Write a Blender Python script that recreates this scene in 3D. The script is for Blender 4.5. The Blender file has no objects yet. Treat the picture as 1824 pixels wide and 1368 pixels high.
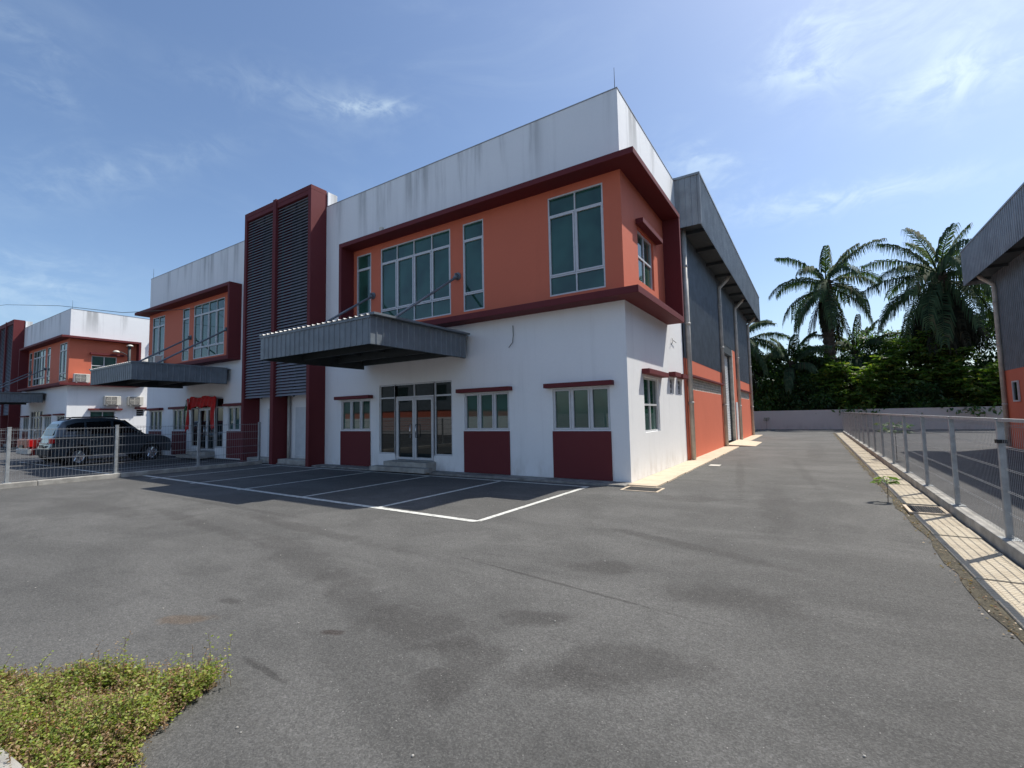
import bpy, bmesh, math, random
import numpy as np
from mathutils import Vector, Matrix
random.seed(7); RNG=np.random.default_rng(7)
SC=bpy.context.scene; COL=SC.collection
R=math.radians
# ------------------------------------------------------------------ nodes / materials
class NT:
    def __init__(s,tree): s.t=tree; s.n=tree.nodes; s.l=tree.links
    def new(s,typ,**kw):
        nd=s.n.new(typ)
        for k,v in kw.items(): setattr(nd,k,v)
        return nd
    def put(s,sock,v):
        if isinstance(v,bpy.types.NodeSocket): s.l.new(v,sock)
        else: sock.default_value=v
    def math(s,op,a,b=0.0,c=0.0,clamp=False):
        nd=s.new('ShaderNodeMath',operation=op,use_clamp=clamp)
        s.put(nd.inputs[0],a); s.put(nd.inputs[1],b); s.put(nd.inputs[2],c); return nd.outputs[0]
    def vmath(s,op,a,b=(0,0,0)):
        nd=s.new('ShaderNodeVectorMath',operation=op); s.put(nd.inputs[0],a); s.put(nd.inputs[1],b)
        return nd.outputs['Value'] if op in('DOT_PRODUCT','LENGTH') else nd.outputs[0]
    def mix(s,f,a,b,mode='MIX'):
        nd=s.new('ShaderNodeMix',data_type='RGBA',blend_type=mode,clamp_factor=True)
        s.put(nd.inputs[0],f)
        for i,v in((6,a),(7,b)):
            if isinstance(v,tuple) and len(v)==3: v=v+(1,)
            s.put(nd.inputs[i],v)
        return nd.outputs[2]
    def noise(s,vec,scale,detail=4,rough=.55,dist=0):
        nd=s.new('ShaderNodeTexNoise'); s.put(nd.inputs['Vector'],vec); nd.inputs['Scale'].default_value=scale
        nd.inputs['Detail'].default_value=detail; nd.inputs['Roughness'].default_value=rough; nd.inputs['Distortion'].default_value=dist
        return nd.outputs['Fac']
    def ramp(s,f,a,b,lo=0.0,hi=1.0):
        nd=s.new('ShaderNodeMapRange',interpolation_type='SMOOTHSTEP'); s.put(nd.inputs[0],f)
        for i,v in((1,a),(2,b),(3,lo),(4,hi)): s.put(nd.inputs[i],v)
        return nd.outputs[0]
    def scale(s,vec,xyz,loc=(0,0,0)):
        nd=s.new('ShaderNodeMapping'); s.put(nd.inputs['Vector'],vec); nd.inputs['Scale'].default_value=xyz; nd.inputs['Location'].default_value=loc
        return nd.outputs[0]
def base_mat(name):
    m=bpy.data.materials.new(name); m.use_nodes=True; t=NT(m.node_tree); p=t.n['Principled BSDF']
    co=t.new('ShaderNodeTexCoord').outputs['Object']
    return m,t,p,co
def bump(t,p,h,strength,dist=.01):
    b=t.new('ShaderNodeBump'); b.inputs['Strength'].default_value=strength; b.inputs['Distance'].default_value=dist
    t.put(b.inputs['Height'],h); t.l.new(b.outputs[0],p.inputs['Normal'])
def simple(name,col,rough=.6,metal=0.,var=.12,scale=6,bmp=0.,bscale=60,spec=.5):
    m,t,p,co=base_mat(name)
    n=t.noise(co,scale,5,.6)
    f=t.ramp(n,.3,.75,1-var,1+var)
    c=t.mix(1.0,col,t.new('ShaderNodeCombineColor').outputs[0],'MULTIPLY')
    cc=t.n[-1] if False else None
    mult=t.new('ShaderNodeCombineColor')
    for i in range(3): t.put(mult.inputs[i],f)
    c=t.mix(1.0,col,mult.outputs[0],'MULTIPLY')
    t.l.new(c,p.inputs['Base Color'])
    p.inputs['Roughness'].default_value=rough; p.inputs['Metallic'].default_value=metal; p.inputs['Specular IOR Level'].default_value=spec
    if bmp: bump(t,p,t.noise(co,bscale,3,.6),bmp,.004)
    return m
M={}
def wall_paint(name,col,stain=.75,dirt=(.33,.335,.33),low=None):
    m,t,p,co=base_mat(name)
    xyz=t.new('ShaderNodeSeparateXYZ'); t.l.new(co,xyz.inputs[0]); z=xyz.outputs[2]
    big=t.noise(co,.55,5,.6); fine=t.noise(co,14,4,.65)
    c=t.mix(t.ramp(big,.35,.7,0,.10),col,tuple(x*.72 for x in col))
    c=t.mix(t.ramp(fine,.35,.75,0,.08),c,tuple(min(1,x*.75) for x in col))
    if stain:
        st=t.noise(t.scale(co,(1.25,1.25,.09)),1.0,6,.68)
        st2=t.noise(t.scale(co,(.55,.55,.03)),1.0,2,.5)
        top=t.ramp(z,7.2,9.5)
        f=t.math('MULTIPLY',t.math('MULTIPLY',t.ramp(st,.46,.66),t.ramp(st2,.40,.54)),top)
        c=t.mix(t.math('MULTIPLY',f,stain),c,dirt)
        lo=t.math('MULTIPLY',t.ramp(z,.75,.05),t.ramp(t.noise(t.scale(co,(1.4,1.4,.6)),2.2,4,.6),.40,.75))
        c=t.mix(t.math('MULTIPLY',lo,.38),c,(.40,.36,.30))
    sk=t.noise(t.scale(co,(3.2,3.2,.22)),1.0,5,.65); c=t.mix(t.ramp(sk,.52,.78,0,.20),c,tuple(x*.62 for x in col)); fd=t.noise(t.scale(co,(1,1,1),(4.1,0,2.2)),.8,4,.6); c=t.mix(t.ramp(fd,.5,.75,0,.12),c,tuple(min(.9,x*1.25+.03) for x in col))
    t.l.new(c,p.inputs['Base Color']); p.inputs['Roughness'].default_value=.72; p.inputs['Specular IOR Level'].default_value=.3
    bump(t,p,t.math('ADD',t.noise(co,3.5,3,.5),t.math('MULTIPLY',t.noise(co,90,2,.6),.10)),.22,.02)
    return m
M['white']=wall_paint('white_paint',(.84,.85,.85))
M['orange']=wall_paint('orange_paint',(.61,.160,.090),0)
M['boundary']=wall_paint('weathered_wall_paint',(.64,.595,.52),.5)
M['maroon']=wall_paint('maroon_paint',(.135,.024,.027),0)
M['grey_metal']=simple('grey_steel_sheet',(.15,.175,.195),.42,.0,.16,2.2,.05,20)
M['fascia']=simple('fascia_steel_sheet',(.26,.285,.30),.42,0,.18,1.8,.05,20)
M['slat']=simple('louvre_grey',(.21,.215,.24),.5,0,.1,4)
M['roof_sheet']=simple('roof_sheet',(.30,.315,.33),.4,0,.1,3)
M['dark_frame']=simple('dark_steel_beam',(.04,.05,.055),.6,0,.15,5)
M['alu']=simple('powder_coated_aluminium',(.56,.57,.58),.4,0,.06,8)
M['pipe']=simple('grey_drainpipe',(.50,.48,.43),.5,0,.2,2.5)
M['concrete']=simple('concrete',(.37,.355,.32),.9,0,.28,3.2,.5,50)
M['concrete_dark']=simple('weathered_concrete',(.25,.24,.22),.9,0,.35,4,.5,50)
M['galv']=simple('galvanised_steel',(.36,.38,.385),.5,.3,.18,9)
M['wire']=simple('fence_wire',(.30,.31,.32),.5,.2,.1,9)
M['black']=simple('black_rubber',(.012,.012,.013),.75,0,.2,10)
M['iron']=simple('cast_iron',(.03,.029,.028),.7,0,.3,12)
M['chrome']=simple('polished_steel',(.7,.71,.72),.18,1,.03,5)
M['ac']=simple('white_plastic',(.62,.60,.53),.45,0,.08,5)
M['ac_dark']=simple('grille_grey',(.16,.155,.145),.6,0,.1,8)
M['vent']=simple('vent_block',(.60,.58,.51),.85,0,.2,6)
M['shutter']=simple('roller_shutter',(.62,.64,.65),.45,0,.08,4)
M['door_grey']=simple('painted_steel_door',(.60,.63,.64),.5,0,.06,4)
def slab_mat():
    m,t,p,co=base_mat('beige_slab')
    br=t.new('ShaderNodeTexBrick'); br.offset=0; br.squash=1
    t.l.new(t.scale(co,(1,1,1)),br.inputs['Vector']); br.inputs['Scale'].default_value=1
    br.inputs['Brick Width'].default_value=.152; br.inputs['Row Height'].default_value=.0605; br.inputs['Mortar Size'].default_value=.0045
    br.inputs['Color1'].default_value=(.54,.475,.36,1); br.inputs['Color2'].default_value=(.49,.42,.31,1); br.inputs['Mortar'].default_value=(.33,.27,.19,1)
    n=t.noise(co,2.3,6,.65); n2=t.noise(co,25,4,.7)
    c=t.mix(t.ramp(n,.48,.78,0,.55),br.outputs[0],(.27,.22,.155))
    c=t.mix(t.ramp(n2,.5,.8,0,.35),c,(.24,.20,.15))
    t.l.new(c,p.inputs['Base Color']); p.inputs['Roughness'].default_value=.9; bump(t,p,n2,.35,.01); return m
M['slab']=slab_mat()
def plain_slab():
    m,t,p,co=base_mat('pale_apron'); n=t.noise(co,2.0,6,.65); n2=t.noise(co,30,4,.7)
    c=t.mix(t.ramp(n,.40,.75,0,.5),(.60,.49,.36),(.36,.29,.21)); c=t.mix(t.ramp(n2,.5,.8,0,.3),c,(.30,.25,.19))
    t.l.new(c,p.inputs['Base Color']); p.inputs['Roughness'].default_value=.9; bump(t,p,n2,.35,.01); return m
M['apron']=plain_slab()
def asphalt(name,base=(.112,.110,.104),stains=()):
    m,t,p,co=base_mat(name)
    grain=t.noise(co,75,5,.8); mid=t.noise(co,24,5,.72); patch=t.noise(t.scale(co,(.8,1.5,1)),.42,6,.66,.8); pt2=t.noise(t.scale(co,(1,1,1),(7.3,2.1,0)),1.15,5,.6,.3)
    d=tuple(x*.55 for x in base); l=tuple(x*1.75 for x in base)
    c=t.mix(t.ramp(patch,.36,.66),tuple(x*.80 for x in base),tuple(x*1.14 for x in base))
    c=t.mix(t.ramp(pt2,.50,.66,0,.50),c,tuple(x*.66 for x in base))
    # worn wheel paths running in gentle arcs
    pos=co
    for (cx,cy,sx,sy,ang,k,col) in stains:
        lo=t.vmath('SUBTRACT',co,(cx,cy,0)); wob=t.noise(co,2.6,7,.68)
        ca,sa=math.cos(ang),math.sin(ang)
        e1=t.math('DIVIDE',t.vmath('DOT_PRODUCT',lo,(ca,sa,0)),sx); e2=t.math('DIVIDE',t.vmath('DOT_PRODUCT',lo,(-sa,ca,0)),sy)
        r=t.math('SQRT',t.math('ADD',t.math('MULTIPLY',e1,e1),t.math('MULTIPLY',e2,e2)))
        r=t.math('ADD',r,t.math('MULTIPLY',t.math('SUBTRACT',wob,.5),2.6))
        c=t.mix(t.ramp(r,1.22,.50,0,k),c,col)
    c=t.mix(t.ramp(mid,.50,.74,0,.38),c,d); c=t.mix(t.ramp(mid,.46,.30,0,.25),c,l)
    c=t.mix(t.ramp(grain,.52,.70,0,.65),c,l)
    c=t.mix(t.ramp(grain,.46,.26,0,.9),c,tuple(x*.35 for x in base))
    for vs,am in((46,.05),(110,.22)):
        vv=t.new('ShaderNodeTexVoronoi'); t.l.new(co,vv.inputs['Vector']); vv.inputs['Scale'].default_value=vs; vs_=t.new('ShaderNodeSeparateColor'); t.l.new(vv.outputs['Color'],vs_.inputs[0])
        cc=t.new('ShaderNodeCombineColor'); g_=t.math('ADD',1-am,t.math('MULTIPLY',t.math('POWER',vs_.outputs[0],1.4),am*2.3))
        for i_ in range(3): t.put(cc.inputs[i_],g_)
        c=t.mix(1.0,c,cc.outputs[0],'MULTIPLY')
    vor=t.new('ShaderNodeTexVoronoi'); t.l.new(co,vor.inputs['Vector']); vor.inputs['Scale'].default_value=48
    sel=t.math('GREATER_THAN',t.new('ShaderNodeSeparateColor').outputs[0],.0)
    sepc=t.new('ShaderNodeSeparateColor'); t.l.new(vor.outputs['Color'],sepc.inputs[0])
    sp=t.math('MULTIPLY',t.math('LESS_THAN',vor.outputs['Distance'],.16),t.math('GREATER_THAN',sepc.outputs[0],.965))
    c=t.mix(t.math('MULTIPLY',sp,.75),c,(.42,.41,.38))
    t.l.new(c,p.inputs['Base Color']); p.inputs['Roughness'].default_value=.88; p.inputs['Specular IOR Level'].default_value=.35
    bump(t,p,t.math('ADD',grain,t.math('MULTIPLY',mid,1.1)),.75,.012)
    return m
DK=(.050,.047,.044)
M['asphalt']=asphalt('asphalt',stains=[(1.68,-5.83,.42,.22,.5,.6,DK),(.95,-7.85,.60,.30,.1,.55,DK),(1.66,-8.25,.20,.42,-.2,.55,DK),(1.45,-7.95,.35,.16,.3,.5,DK),(1.66,-7.27,.32,.16,.4,.6,DK),(2.5,-7.6,.55,.28,.5,.5,DK),(2.2,-7.95,.4,.14,.6,.45,DK),(2.95,-6.1,.6,.3,.2,.45,DK),
  (1.5,-6.52,1.35,.022,-.15,.55,(.03,.028,.026)),(.5,-8.84,.33,.03,-.07,.6,(.03,.028,.026)),(.45,-8.28,.10,.05,.3,.75,(.035,.024,.020)),(-.81,-8.75,.24,.09,.6,.35,(.15,.085,.035)),(-.9,-8.35,.14,.06,.2,.7,DK),(-.2,-7.6,.9,.22,-.4,.4,DK),(-1.7,-7.2,1.5,.3,-.3,.4,DK),
  (2.2,-4.6,1.5,.14,-.35,.5,DK),(3.0,-1.5,.3,2.2,.1,.4,DK),(1.6,-1.3,.8,.35,.1,.45,DK),(-3,-6.3,2.4,.16,-.06,.45,DK),(-5,-6.9,2.6,.14,-.1,.4,DK),(-8,-7.2,2.8,.3,.05,.35,DK),(-6,-5.9,3,.10,.0,.4,DK),(2.2,8,.4,5,.05,.35,(.125,.122,.118)),(3.6,12,.35,6,0,.35,DK),(1.9,3,.12,4,.12,.35,DK),(3.3,4,.12,4,.1,.3,DK)])
M['asphalt2']=asphalt('yard_asphalt',(.085,.084,.083))
def line_mat():
    m,t,p,co=base_mat('road_paint'); n=t.noise(co,9,5,.7); n2=t.noise(co,90,3,.7)
    c=t.mix(t.ramp(t.math('ADD',t.math('MULTIPLY',n,.6),t.math('MULTIPLY',n2,.4)),.47,.64,0,.85),(.64,.64,.59),(.18,.175,.165))
    t.l.new(c,p.inputs['Base Color']); p.inputs['Roughness'].default_value=.8; return m
M['line']=line_mat()
def glass_mat(name,col,rough=.015,tint=.5):
    m,t,p,co=base_mat(name)
    n=t.noise(co,.9,2,.5)
    c=t.mix(t.ramp(n,.35,.7),col,tuple(x*.5 for x in col)); t.l.new(c,p.inputs['Base Color'])
    p.inputs['Roughness'].default_value=rough; p.inputs['IOR'].default_value=1.52; p.inputs['Specular IOR Level'].default_value=.6
    p.inputs['Coat Weight'].default_value=.0; p.inputs['Coat Roughness'].default_value=.01
    bump(t,p,t.noise(co,.8,1,.4),.012,.05); return m
M['glass']=glass_mat('green_tinted_glass',(.030,.098,.074))
M['glass_dark']=glass_mat('dark_glass',(.006,.014,.014))
M['car_glass']=glass_mat('car_glass',(.008,.010,.012))
def car_paint(name,col,metal=.5):
    m,t,p,co=base_mat(name); n=t.noise(co,500,2,.6)
    c=t.mix(t.ramp(n,.4,.7,0,.3),col,tuple(min(1,x*1.5) for x in col)); t.l.new(c,p.inputs['Base Color'])
    p.inputs['Metallic'].default_value=metal; p.inputs['Roughness'].default_value=.32; p.inputs['Coat Weight'].default_value=1; p.inputs['Coat Roughness'].default_value=.04; return m
M['suv_paint']=car_paint('blue_grey_car_paint',(.042,.060,.075)); M['pickup_paint']=car_paint('red_car_paint',(.24,.018,.014),.2)
M['tail_red']=simple('red_lens',(.5,.012,.012),.15,0,.05,9); M['plate']=simple('number_plate',(.03,.03,.03),.4); M['head_clear']=simple('clear_lens',(.5,.52,.53),.12,.3,.05,8)
M['red_cloth']=simple('red_cloth',(.52,.012,.012),.75,0,.25,7,.3,40); M['green_cloth']=simple('green_cloth',(.03,.12,.05),.8,0,.2,7)
def leaf_mat(name,c1,c2,c3=None,trans=.35,cs=.35,rough=.45,spec=.4):
    m,t,p,co=base_mat(name); g=t.new('ShaderNodeNewGeometry'); r=g.outputs['Random Per Island']
    c=t.mix(t.ramp(r,.15,.85),c1,c2)
    if c3: c=t.mix(t.ramp(r,.90,.97),c,c3)
    c=t.mix(t.ramp(t.noise(co,cs,3,.5),.35,.65,0,.5),c,c1)
    t.l.new(c,p.inputs['Base Color']); p.inputs['Roughness'].default_value=rough; p.inputs['Specular IOR Level'].default_value=spec
    tr=t.new('ShaderNodeBsdfTranslucent'); t.l.new(t.mix(1.0,c,(1.5,1.7,.55),'MULTIPLY'),tr.inputs[0])
    ms=t.new('ShaderNodeMixShader'); ms.inputs[0].default_value=trans; t.l.new(p.outputs[0],ms.inputs[1]); t.l.new(tr.outputs[0],ms.inputs[2])
    t.l.new(ms.outputs[0],t.n['Material Output'].inputs[0]); return m
M['leaf_dark']=leaf_mat('dark_leaf',(.032,.075,.028),(.105,.185,.066),(.15,.18,.07),.45,.8)
M['leaf_mid']=leaf_mat('mid_leaf',(.042,.10,.030),(.13,.22,.062),(.16,.17,.03),.4,.9)
M['leaf_bright']=leaf_mat('bright_leaf',(.070,.135,.034),(.21,.275,.072),(.32,.29,.07),.5,.9)
M['palm_leaf']=leaf_mat('palm_leaflet',(.034,.062,.032),(.085,.125,.060),(.10,.09,.05),.25,.35,.7,.12)
M['palm_dead']=leaf_mat('withered_frond',(.018,.020,.014),(.045,.042,.026),(.07,.055,.03),.12,.35,.8,.1)
M['weed_leaf']=leaf_mat('weed_leaf',(.19,.25,.05),(.42,.44,.12),(.52,.40,.13),.4,9)
M['weed_dry']=leaf_mat('dry_weed',(.20,.13,.075),(.42,.30,.17),(.42,.17,.10),.25,9)
M['bark']=simple('bark',(.075,.058,.042),.95,0,.4,5,.9,18)
M['soil']=simple('soil',(.13,.09,.055),.95,0,.45,9,.9,40)
def dirt_mat():
    m,t,p,co=base_mat('gravel_dirt'); n=t.noise(co,7,6,.7); n2=t.noise(co,60,4,.7)
    c=t.mix(t.ramp(n,.35,.65),(.045,.038,.026),(.11,.095,.062)); c=t.mix(t.ramp(n2,.50,.74,0,.7),c,(.24,.22,.15)); c=t.mix(t.ramp(n2,.42,.25,0,.9),c,(.03,.026,.02))
    t.l.new(c,p.inputs['Base Color']); p.inputs['Roughness'].default_value=.95; bump(t,p,n2,1,.02); return m
M['dirt']=dirt_mat()
# ------------------------------------------------------------------ mesh builder
FRONT=lambda u,w,n:(u,-n,w)
SIDE=lambda u,w,n:(n,u,w)
WORLD=lambda u,w,n:(u,w,n)
class MB:
    def __init__(s): s.v=[]; s.f=[]
    def quad(s,*pts):
        i=len(s.v); s.v+=[tuple(p) for p in pts]; s.f.append(tuple(range(i,i+len(pts))))
    def box(s,u0,u1,w0,w1,n0,n1,mp=WORLD):
        i=len(s.v)
        s.v+=[mp(u,w,n) for n in(n0,n1) for w in(w0,w1) for u in(u0,u1)]
        for q in((0,2,3,1),(4,5,7,6),(0,1,5,4),(2,6,7,3),(0,4,6,2),(1,3,7,5)): s.f.append(tuple(i+k for k in q))
        return s
    def frame(s,u0,u1,w0,w1,n0,n1,t,mp):
        s.box(u0,u0+t,w0,w1,n0,n1,mp); s.box(u1-t,u1,w0,w1,n0,n1,mp); s.box(u0+t,u1-t,w0,w0+t,n0,n1,mp); s.box(u0+t,u1-t,w1-t,w1,n0,n1,mp)
    def tube(s,pts,r,seg=8,cap=True):
        pts=[Vector(p) for p in pts]; rs=r if isinstance(r,(list,tuple)) else [r]*len(pts); base=len(s.v); prev=None
        for k,p in enumerate(pts):
            d=(pts[min(k+1,len(pts)-1)]-pts[max(k-1,0)]).normalized()
            a=prev if prev is not None else (Vector((0,0,1)) if abs(d.z)<.9 else Vector((1,0,0)))
            a=(a-d*a.dot(d)).normalized(); prev=a; b=d.cross(a)
            for j in range(seg):
                an=2*math.pi*j/seg; s.v.append(tuple(p+a*(rs[k]*math.cos(an))+b*(rs[k]*math.sin(an))))
        for k in range(len(pts)-1):
            for j in range(seg): s.f.append((base+k*seg+j,base+k*seg+(j+1)%seg,base+(k+1)*seg+(j+1)%seg,base+(k+1)*seg+j))
        if cap:
            s.f.append(tuple(base+j for j in reversed(range(seg)))); e=base+(len(pts)-1)*seg; s.f.append(tuple(e+j for j in range(seg)))
        return s
    def lathe(s,prof,axis='z',o=(0,0,0),seg=20):
        base=len(s.v); o=Vector(o)
        for r,h in prof:
            for j in range(seg):
                c,n=r*math.cos(2*math.pi*j/seg),r*math.sin(2*math.pi*j/seg)
                s.v.append(tuple(o+Vector({'z':(c,n,h),'x':(h,c,n),'y':(c,h,n)}[axis])))
        for k in range(len(prof)-1):
            for j in range(seg): s.f.append((base+k*seg+j,base+k*seg+(j+1)%seg,base+(k+1)*seg+(j+1)%seg,base+(k+1)*seg+j))
        return s
    def wall(s,u0,u1,w0,w1,ops,depth,mp,n=0.0):
        us=sorted({u0,u1,*[a for o in ops for a in o[:2]]}); ws=sorted({w0,w1,*[a for o in ops for a in o[2:4]]})
        for i in range(len(us)-1):
            for j in range(len(ws)-1):
                cu,cw=(us[i]+us[i+1])/2,(ws[j]+ws[j+1])/2
                if any(o[0]<cu<o[1] and o[2]<cw<o[3] for o in ops): continue
                s.quad(mp(us[i],ws[j],n),mp(us[i+1],ws[j],n),mp(us[i+1],ws[j+1],n),mp(us[i],ws[j+1],n))
        for a,b,c,d in ops:
            m=n-depth
            s.quad(mp(a,c,n),mp(a,c,m),mp(a,d,m),mp(a,d,n)); s.quad(mp(b,c,n),mp(b,d,n),mp(b,d,m),mp(b,c,m))
            s.quad(mp(a,c,n),mp(b,c,n),mp(b,c,m),mp(a,c,m)); s.quad(mp(a,d,n),mp(a,d,m),mp(b,d,m),mp(b,d,n))
        return s
    def ribs(s,u0,u1,w0,w1,n,mp,pitch=.2,dep=.02,rib=.06):
        pr=[]; u=u0
        while u<u1-1e-6:
            e=min(u+pitch,u1)
            for du,dn in((0,0),(pitch-rib,0),(pitch-rib*.75,dep),(pitch-rib*.25,dep)):
                if u+du<u1: pr.append((u+du,dn))
            u=e
        pr.append((u1,0)); i=len(s.v)
        for a,b in pr: s.v+= [mp(a,w0,n+b),mp(a,w1,n+b)]
        for k in range(len(pr)-1): s.f.append((i+2*k,i+2*k+2,i+2*k+3,i+2*k+1))
        return s
    def build(s,name,mat,parent=None,bevel=0,smooth=False,recalc=True):
        me=bpy.data.meshes.new(name); me.from_pydata(s.v,[],s.f); me.update()
        if recalc:
            b=bmesh.new(); b.from_mesh(me); bmesh.ops.recalc_face_normals(b,faces=b.faces); b.to_mesh(me); b.free()
        if mat: me.materials.append(M[mat] if isinstance(mat,str) else mat)
        o=bpy.data.objects.new(name,me); COL.objects.link(o)
        if parent: o.parent=parent
        if smooth:
            for p in me.polygons: p.use_smooth=True
        if bevel:
            md=o.modifiers.new('edge','BEVEL'); md.width=bevel; md.segments=2; md.limit_method='ANGLE'
        return o
def fastmesh(name,V,F,mat,parent=None,smooth=False):
    me=bpy.data.meshes.new(name); n=F.shape[1]
    me.vertices.add(len(V)); me.vertices.foreach_set('co',np.asarray(V,np.float32).ravel())
    me.loops.add(F.size); me.loops.foreach_set('vertex_index',F.astype(np.int32).ravel())
    me.polygons.add(len(F)); me.polygons.foreach_set('loop_start',np.arange(0,F.size,n,dtype=np.int32)); me.polygons.foreach_set('loop_total',np.full(len(F),n,np.int32))
    me.update(calc_edges=True); me.materials.append(M[mat] if isinstance(mat,str) else mat)
    o=bpy.data.objects.new(name,me); COL.objects.link(o)
    if parent: o.parent=parent
    return o
def tag(o,label,cat,group=None,kind=None):
    if label: o['label']=label
    if cat: o['category']=cat
    if group: o['group']=group
    if kind: o['kind']=kind
    return o
def empty(name,loc=(0,0,0),rz=0,label=None,cat=None,group=None):
    o=bpy.data.objects.new(name,None); COL.objects.link(o); o.location=loc; o.rotation_euler=(0,0,rz); o.empty_display_size=.3
    return tag(o,label,cat,group)
def struct(o): o['kind']='structure'; return o
def copy_tree(o,parent=None,skip=()):
    c=o.copy(); COL.objects.link(c); c.parent=parent
    for ch in list(o.children):
        if ch.name.split('.')[0] in skip or ch.name in skip: continue
        copy_tree(ch,c,skip)
    return c
# ------------------------------------------------------------------ ground
def sheet(name,x0,x1,y0,y1,z,mat,sub=1):
    m=MB(); m.quad((x0,y0,z),(x1,y0,z),(x1,y1,z),(x0,y1,z)); return struct(m.build(name,mat,recalc=False))
sheet('ground',-400,400,-400,400,-.03,'asphalt2')
sheet('driveway',-14.1,4.79,-14,37.55,0,'asphalt')
def strip_poly(name,pts,z,mat): m=MB(); m.quad(*[(x,y,z) for x,y in pts]); return struct(m.build(name,mat,recalc=False))
# parking bay lines
pl=MB(); zt=.004; w=.05
for x in(-.84,-3.15,-5.55,-7.95,-10.35,-12.75): pl.quad((x-w,-4.72,zt),(x+w,-4.72,zt),(x+w+.09,-.85,zt),(x-w+.09,-.85,zt))
pl.quad((-14.0,-4.52,zt+.003),(-.84-w,-4.82,zt+.003),(-.84+w,-4.70,zt+.003),(-14.0,-4.40,zt+.003)); pl.quad((-13.9,-.86,zt+.003),(-.7,-.86,zt+.003),(-.7,-.76,zt+.003),(-13.9,-.76,zt+.003))
for x in(-15.6,-18,-20.4,-22.8,-25.2): pl.quad((x-w,-4.7,zt-.028),(x+w,-4.7,zt-.028),(x+w,-.85,zt-.028),(x-w,-.85,zt-.028))
pl.quad((-27,-4.72,zt-.025),(-14.5,-4.72,zt-.025),(-14.5,-4.62,zt-.025),(-27,-4.62,zt-.025))
struct(pl.build('parking_lines','line',recalc=False))
# front apron, side apron, drain strip, kerbs
m=MB(); m.box(-13.5,.02,-.52,-.003,-.02,.045); struct(m.build('front_apron','concrete_dark',bevel=.01))
m=MB(); y=-.30
while y<13.1:
    e=min(y+.905,13.2); m.box(.004,.66+.01*math.sin(y*3),y,e-.012,-.02,.04+.004*math.sin(y*7)); y=e
for a in(18.2,19.4,20.6,21.8,23.0,24.2): m.box(.06,.62,a,a+1.19,-.02,.04)
struct(m.build('side_apron','apron',bevel=.008))
m=MB(); i=len(m.v); m.v+=[(.06,13.25,.11),(.06,17.9,.11),(1.25,17.3,.012),(1.25,13.9,.012),(.06,13.25,-.02),(.06,17.9,-.02),(1.25,17.3,-.02),(1.25,13.9,-.02)]
for q in((0,1,2,3),(0,4,7,3),(3,7,6,2),(2,6,5,1),(0,4,5,1),(4,5,6,7)): m.f.append(tuple(i+k for k in q))
struct(m.build('door_ramp','apron'))
m=MB(); y=-13.0; k=0
while y<29.9:
    if not(-1.35<y<-.6): m.box(4.78,5.235,y,y+.595,-.03,.022+.006*math.sin(k*2.3))
    y+=.605; k+=1
struct(m.build('drain_slabs','slab',bevel=.01))
m=MB(); n=120
for k in range(n):
    y0,y1=-13.0+43*k/n,-13.0+43*(k+1)/n
    f=lambda y:4.675+.02*math.sin(y*1.7)+.022*math.sin(y*4.1+1)+.012*math.sin(y*9.7)
    m.quad((f(y0),y0,.006),(4.80,y0,.006),(4.80,y1,.006),(f(y1),y1,.006))
struct(m.build('gravel_edge','dirt',recalc=False))
m=MB(); y=-13.
while y<30.2: m.box(5.262,5.42,y,min(y+2.19,30.2)-.01,-.03,.15+.004*math.sin(y)); y+=2.19
struct(m.build('fence_kerb','concrete',bevel=.012))
m=MB(); y=-14.
while y<-.7: m.box(-14.32,-14.12,y,min(y+1.8,-.66)-.008,-.03,.13); y+=1.8
struct(m.build('yard_kerb','concrete',bevel=.015))
m=MB()
for a in range(4): m.box(.0+a*.0,.01,0,.01,0,.01) if False else None
# concrete kerb beside the weeds, near bottom left of view
def rotbox(m,cx,cy,ang,L,Wd,z0,z1):
    ca,sa=math.cos(ang),math.sin(ang); mp=lambda u,w,n:(cx+u*ca-w*sa,cy+u*sa+w*ca,n); m.box(-L/2,L/2,-Wd/2,Wd/2,z0,z1,mp)
KA=math.atan2(-.02,1.0)
# ------------------------------------------------------------------ windows
def window(parent,mp,u0,u1,w0,w1,cols,rows,n=-.07,sash=None,fw=.045,glass='glass',name='window',recess=.0):
    """outer frame, mullions at cols, transoms at rows; sash = row index whose cells carry an opening casement"""
    m=MB(); fd=.055; m.frame(u0,u1,w0,w1,n,n+fd,fw,mp)
    us=[u0]+list(cols)+[u1]; ws=[w0]+list(rows)+[w1]
    for c in cols: m.box(c-fw/2,c+fw/2,w0+fw,w1-fw,n,n+fd-.006,mp)
    for r in rows: m.box(u0+fw,u1-fw,r-fw/2,r+fw/2,n,n+fd-.003,mp)
    if sash is not None:
        for i in range(len(us)-1): m.frame(us[i]+fw*.62,us[i+1]-fw*.62,ws[sash]+fw*.62,ws[sash+1]-fw*.62,n+.01,n+fd+.008,.038,mp)
    o=m.build(name,'alu',parent)
    g=MB(); t=.018; g.box(u0+.01,u1-.01,w0+.01,w1-.01,n+.006,n+t,mp); g.build('pane',glass,o)
    return o
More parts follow.
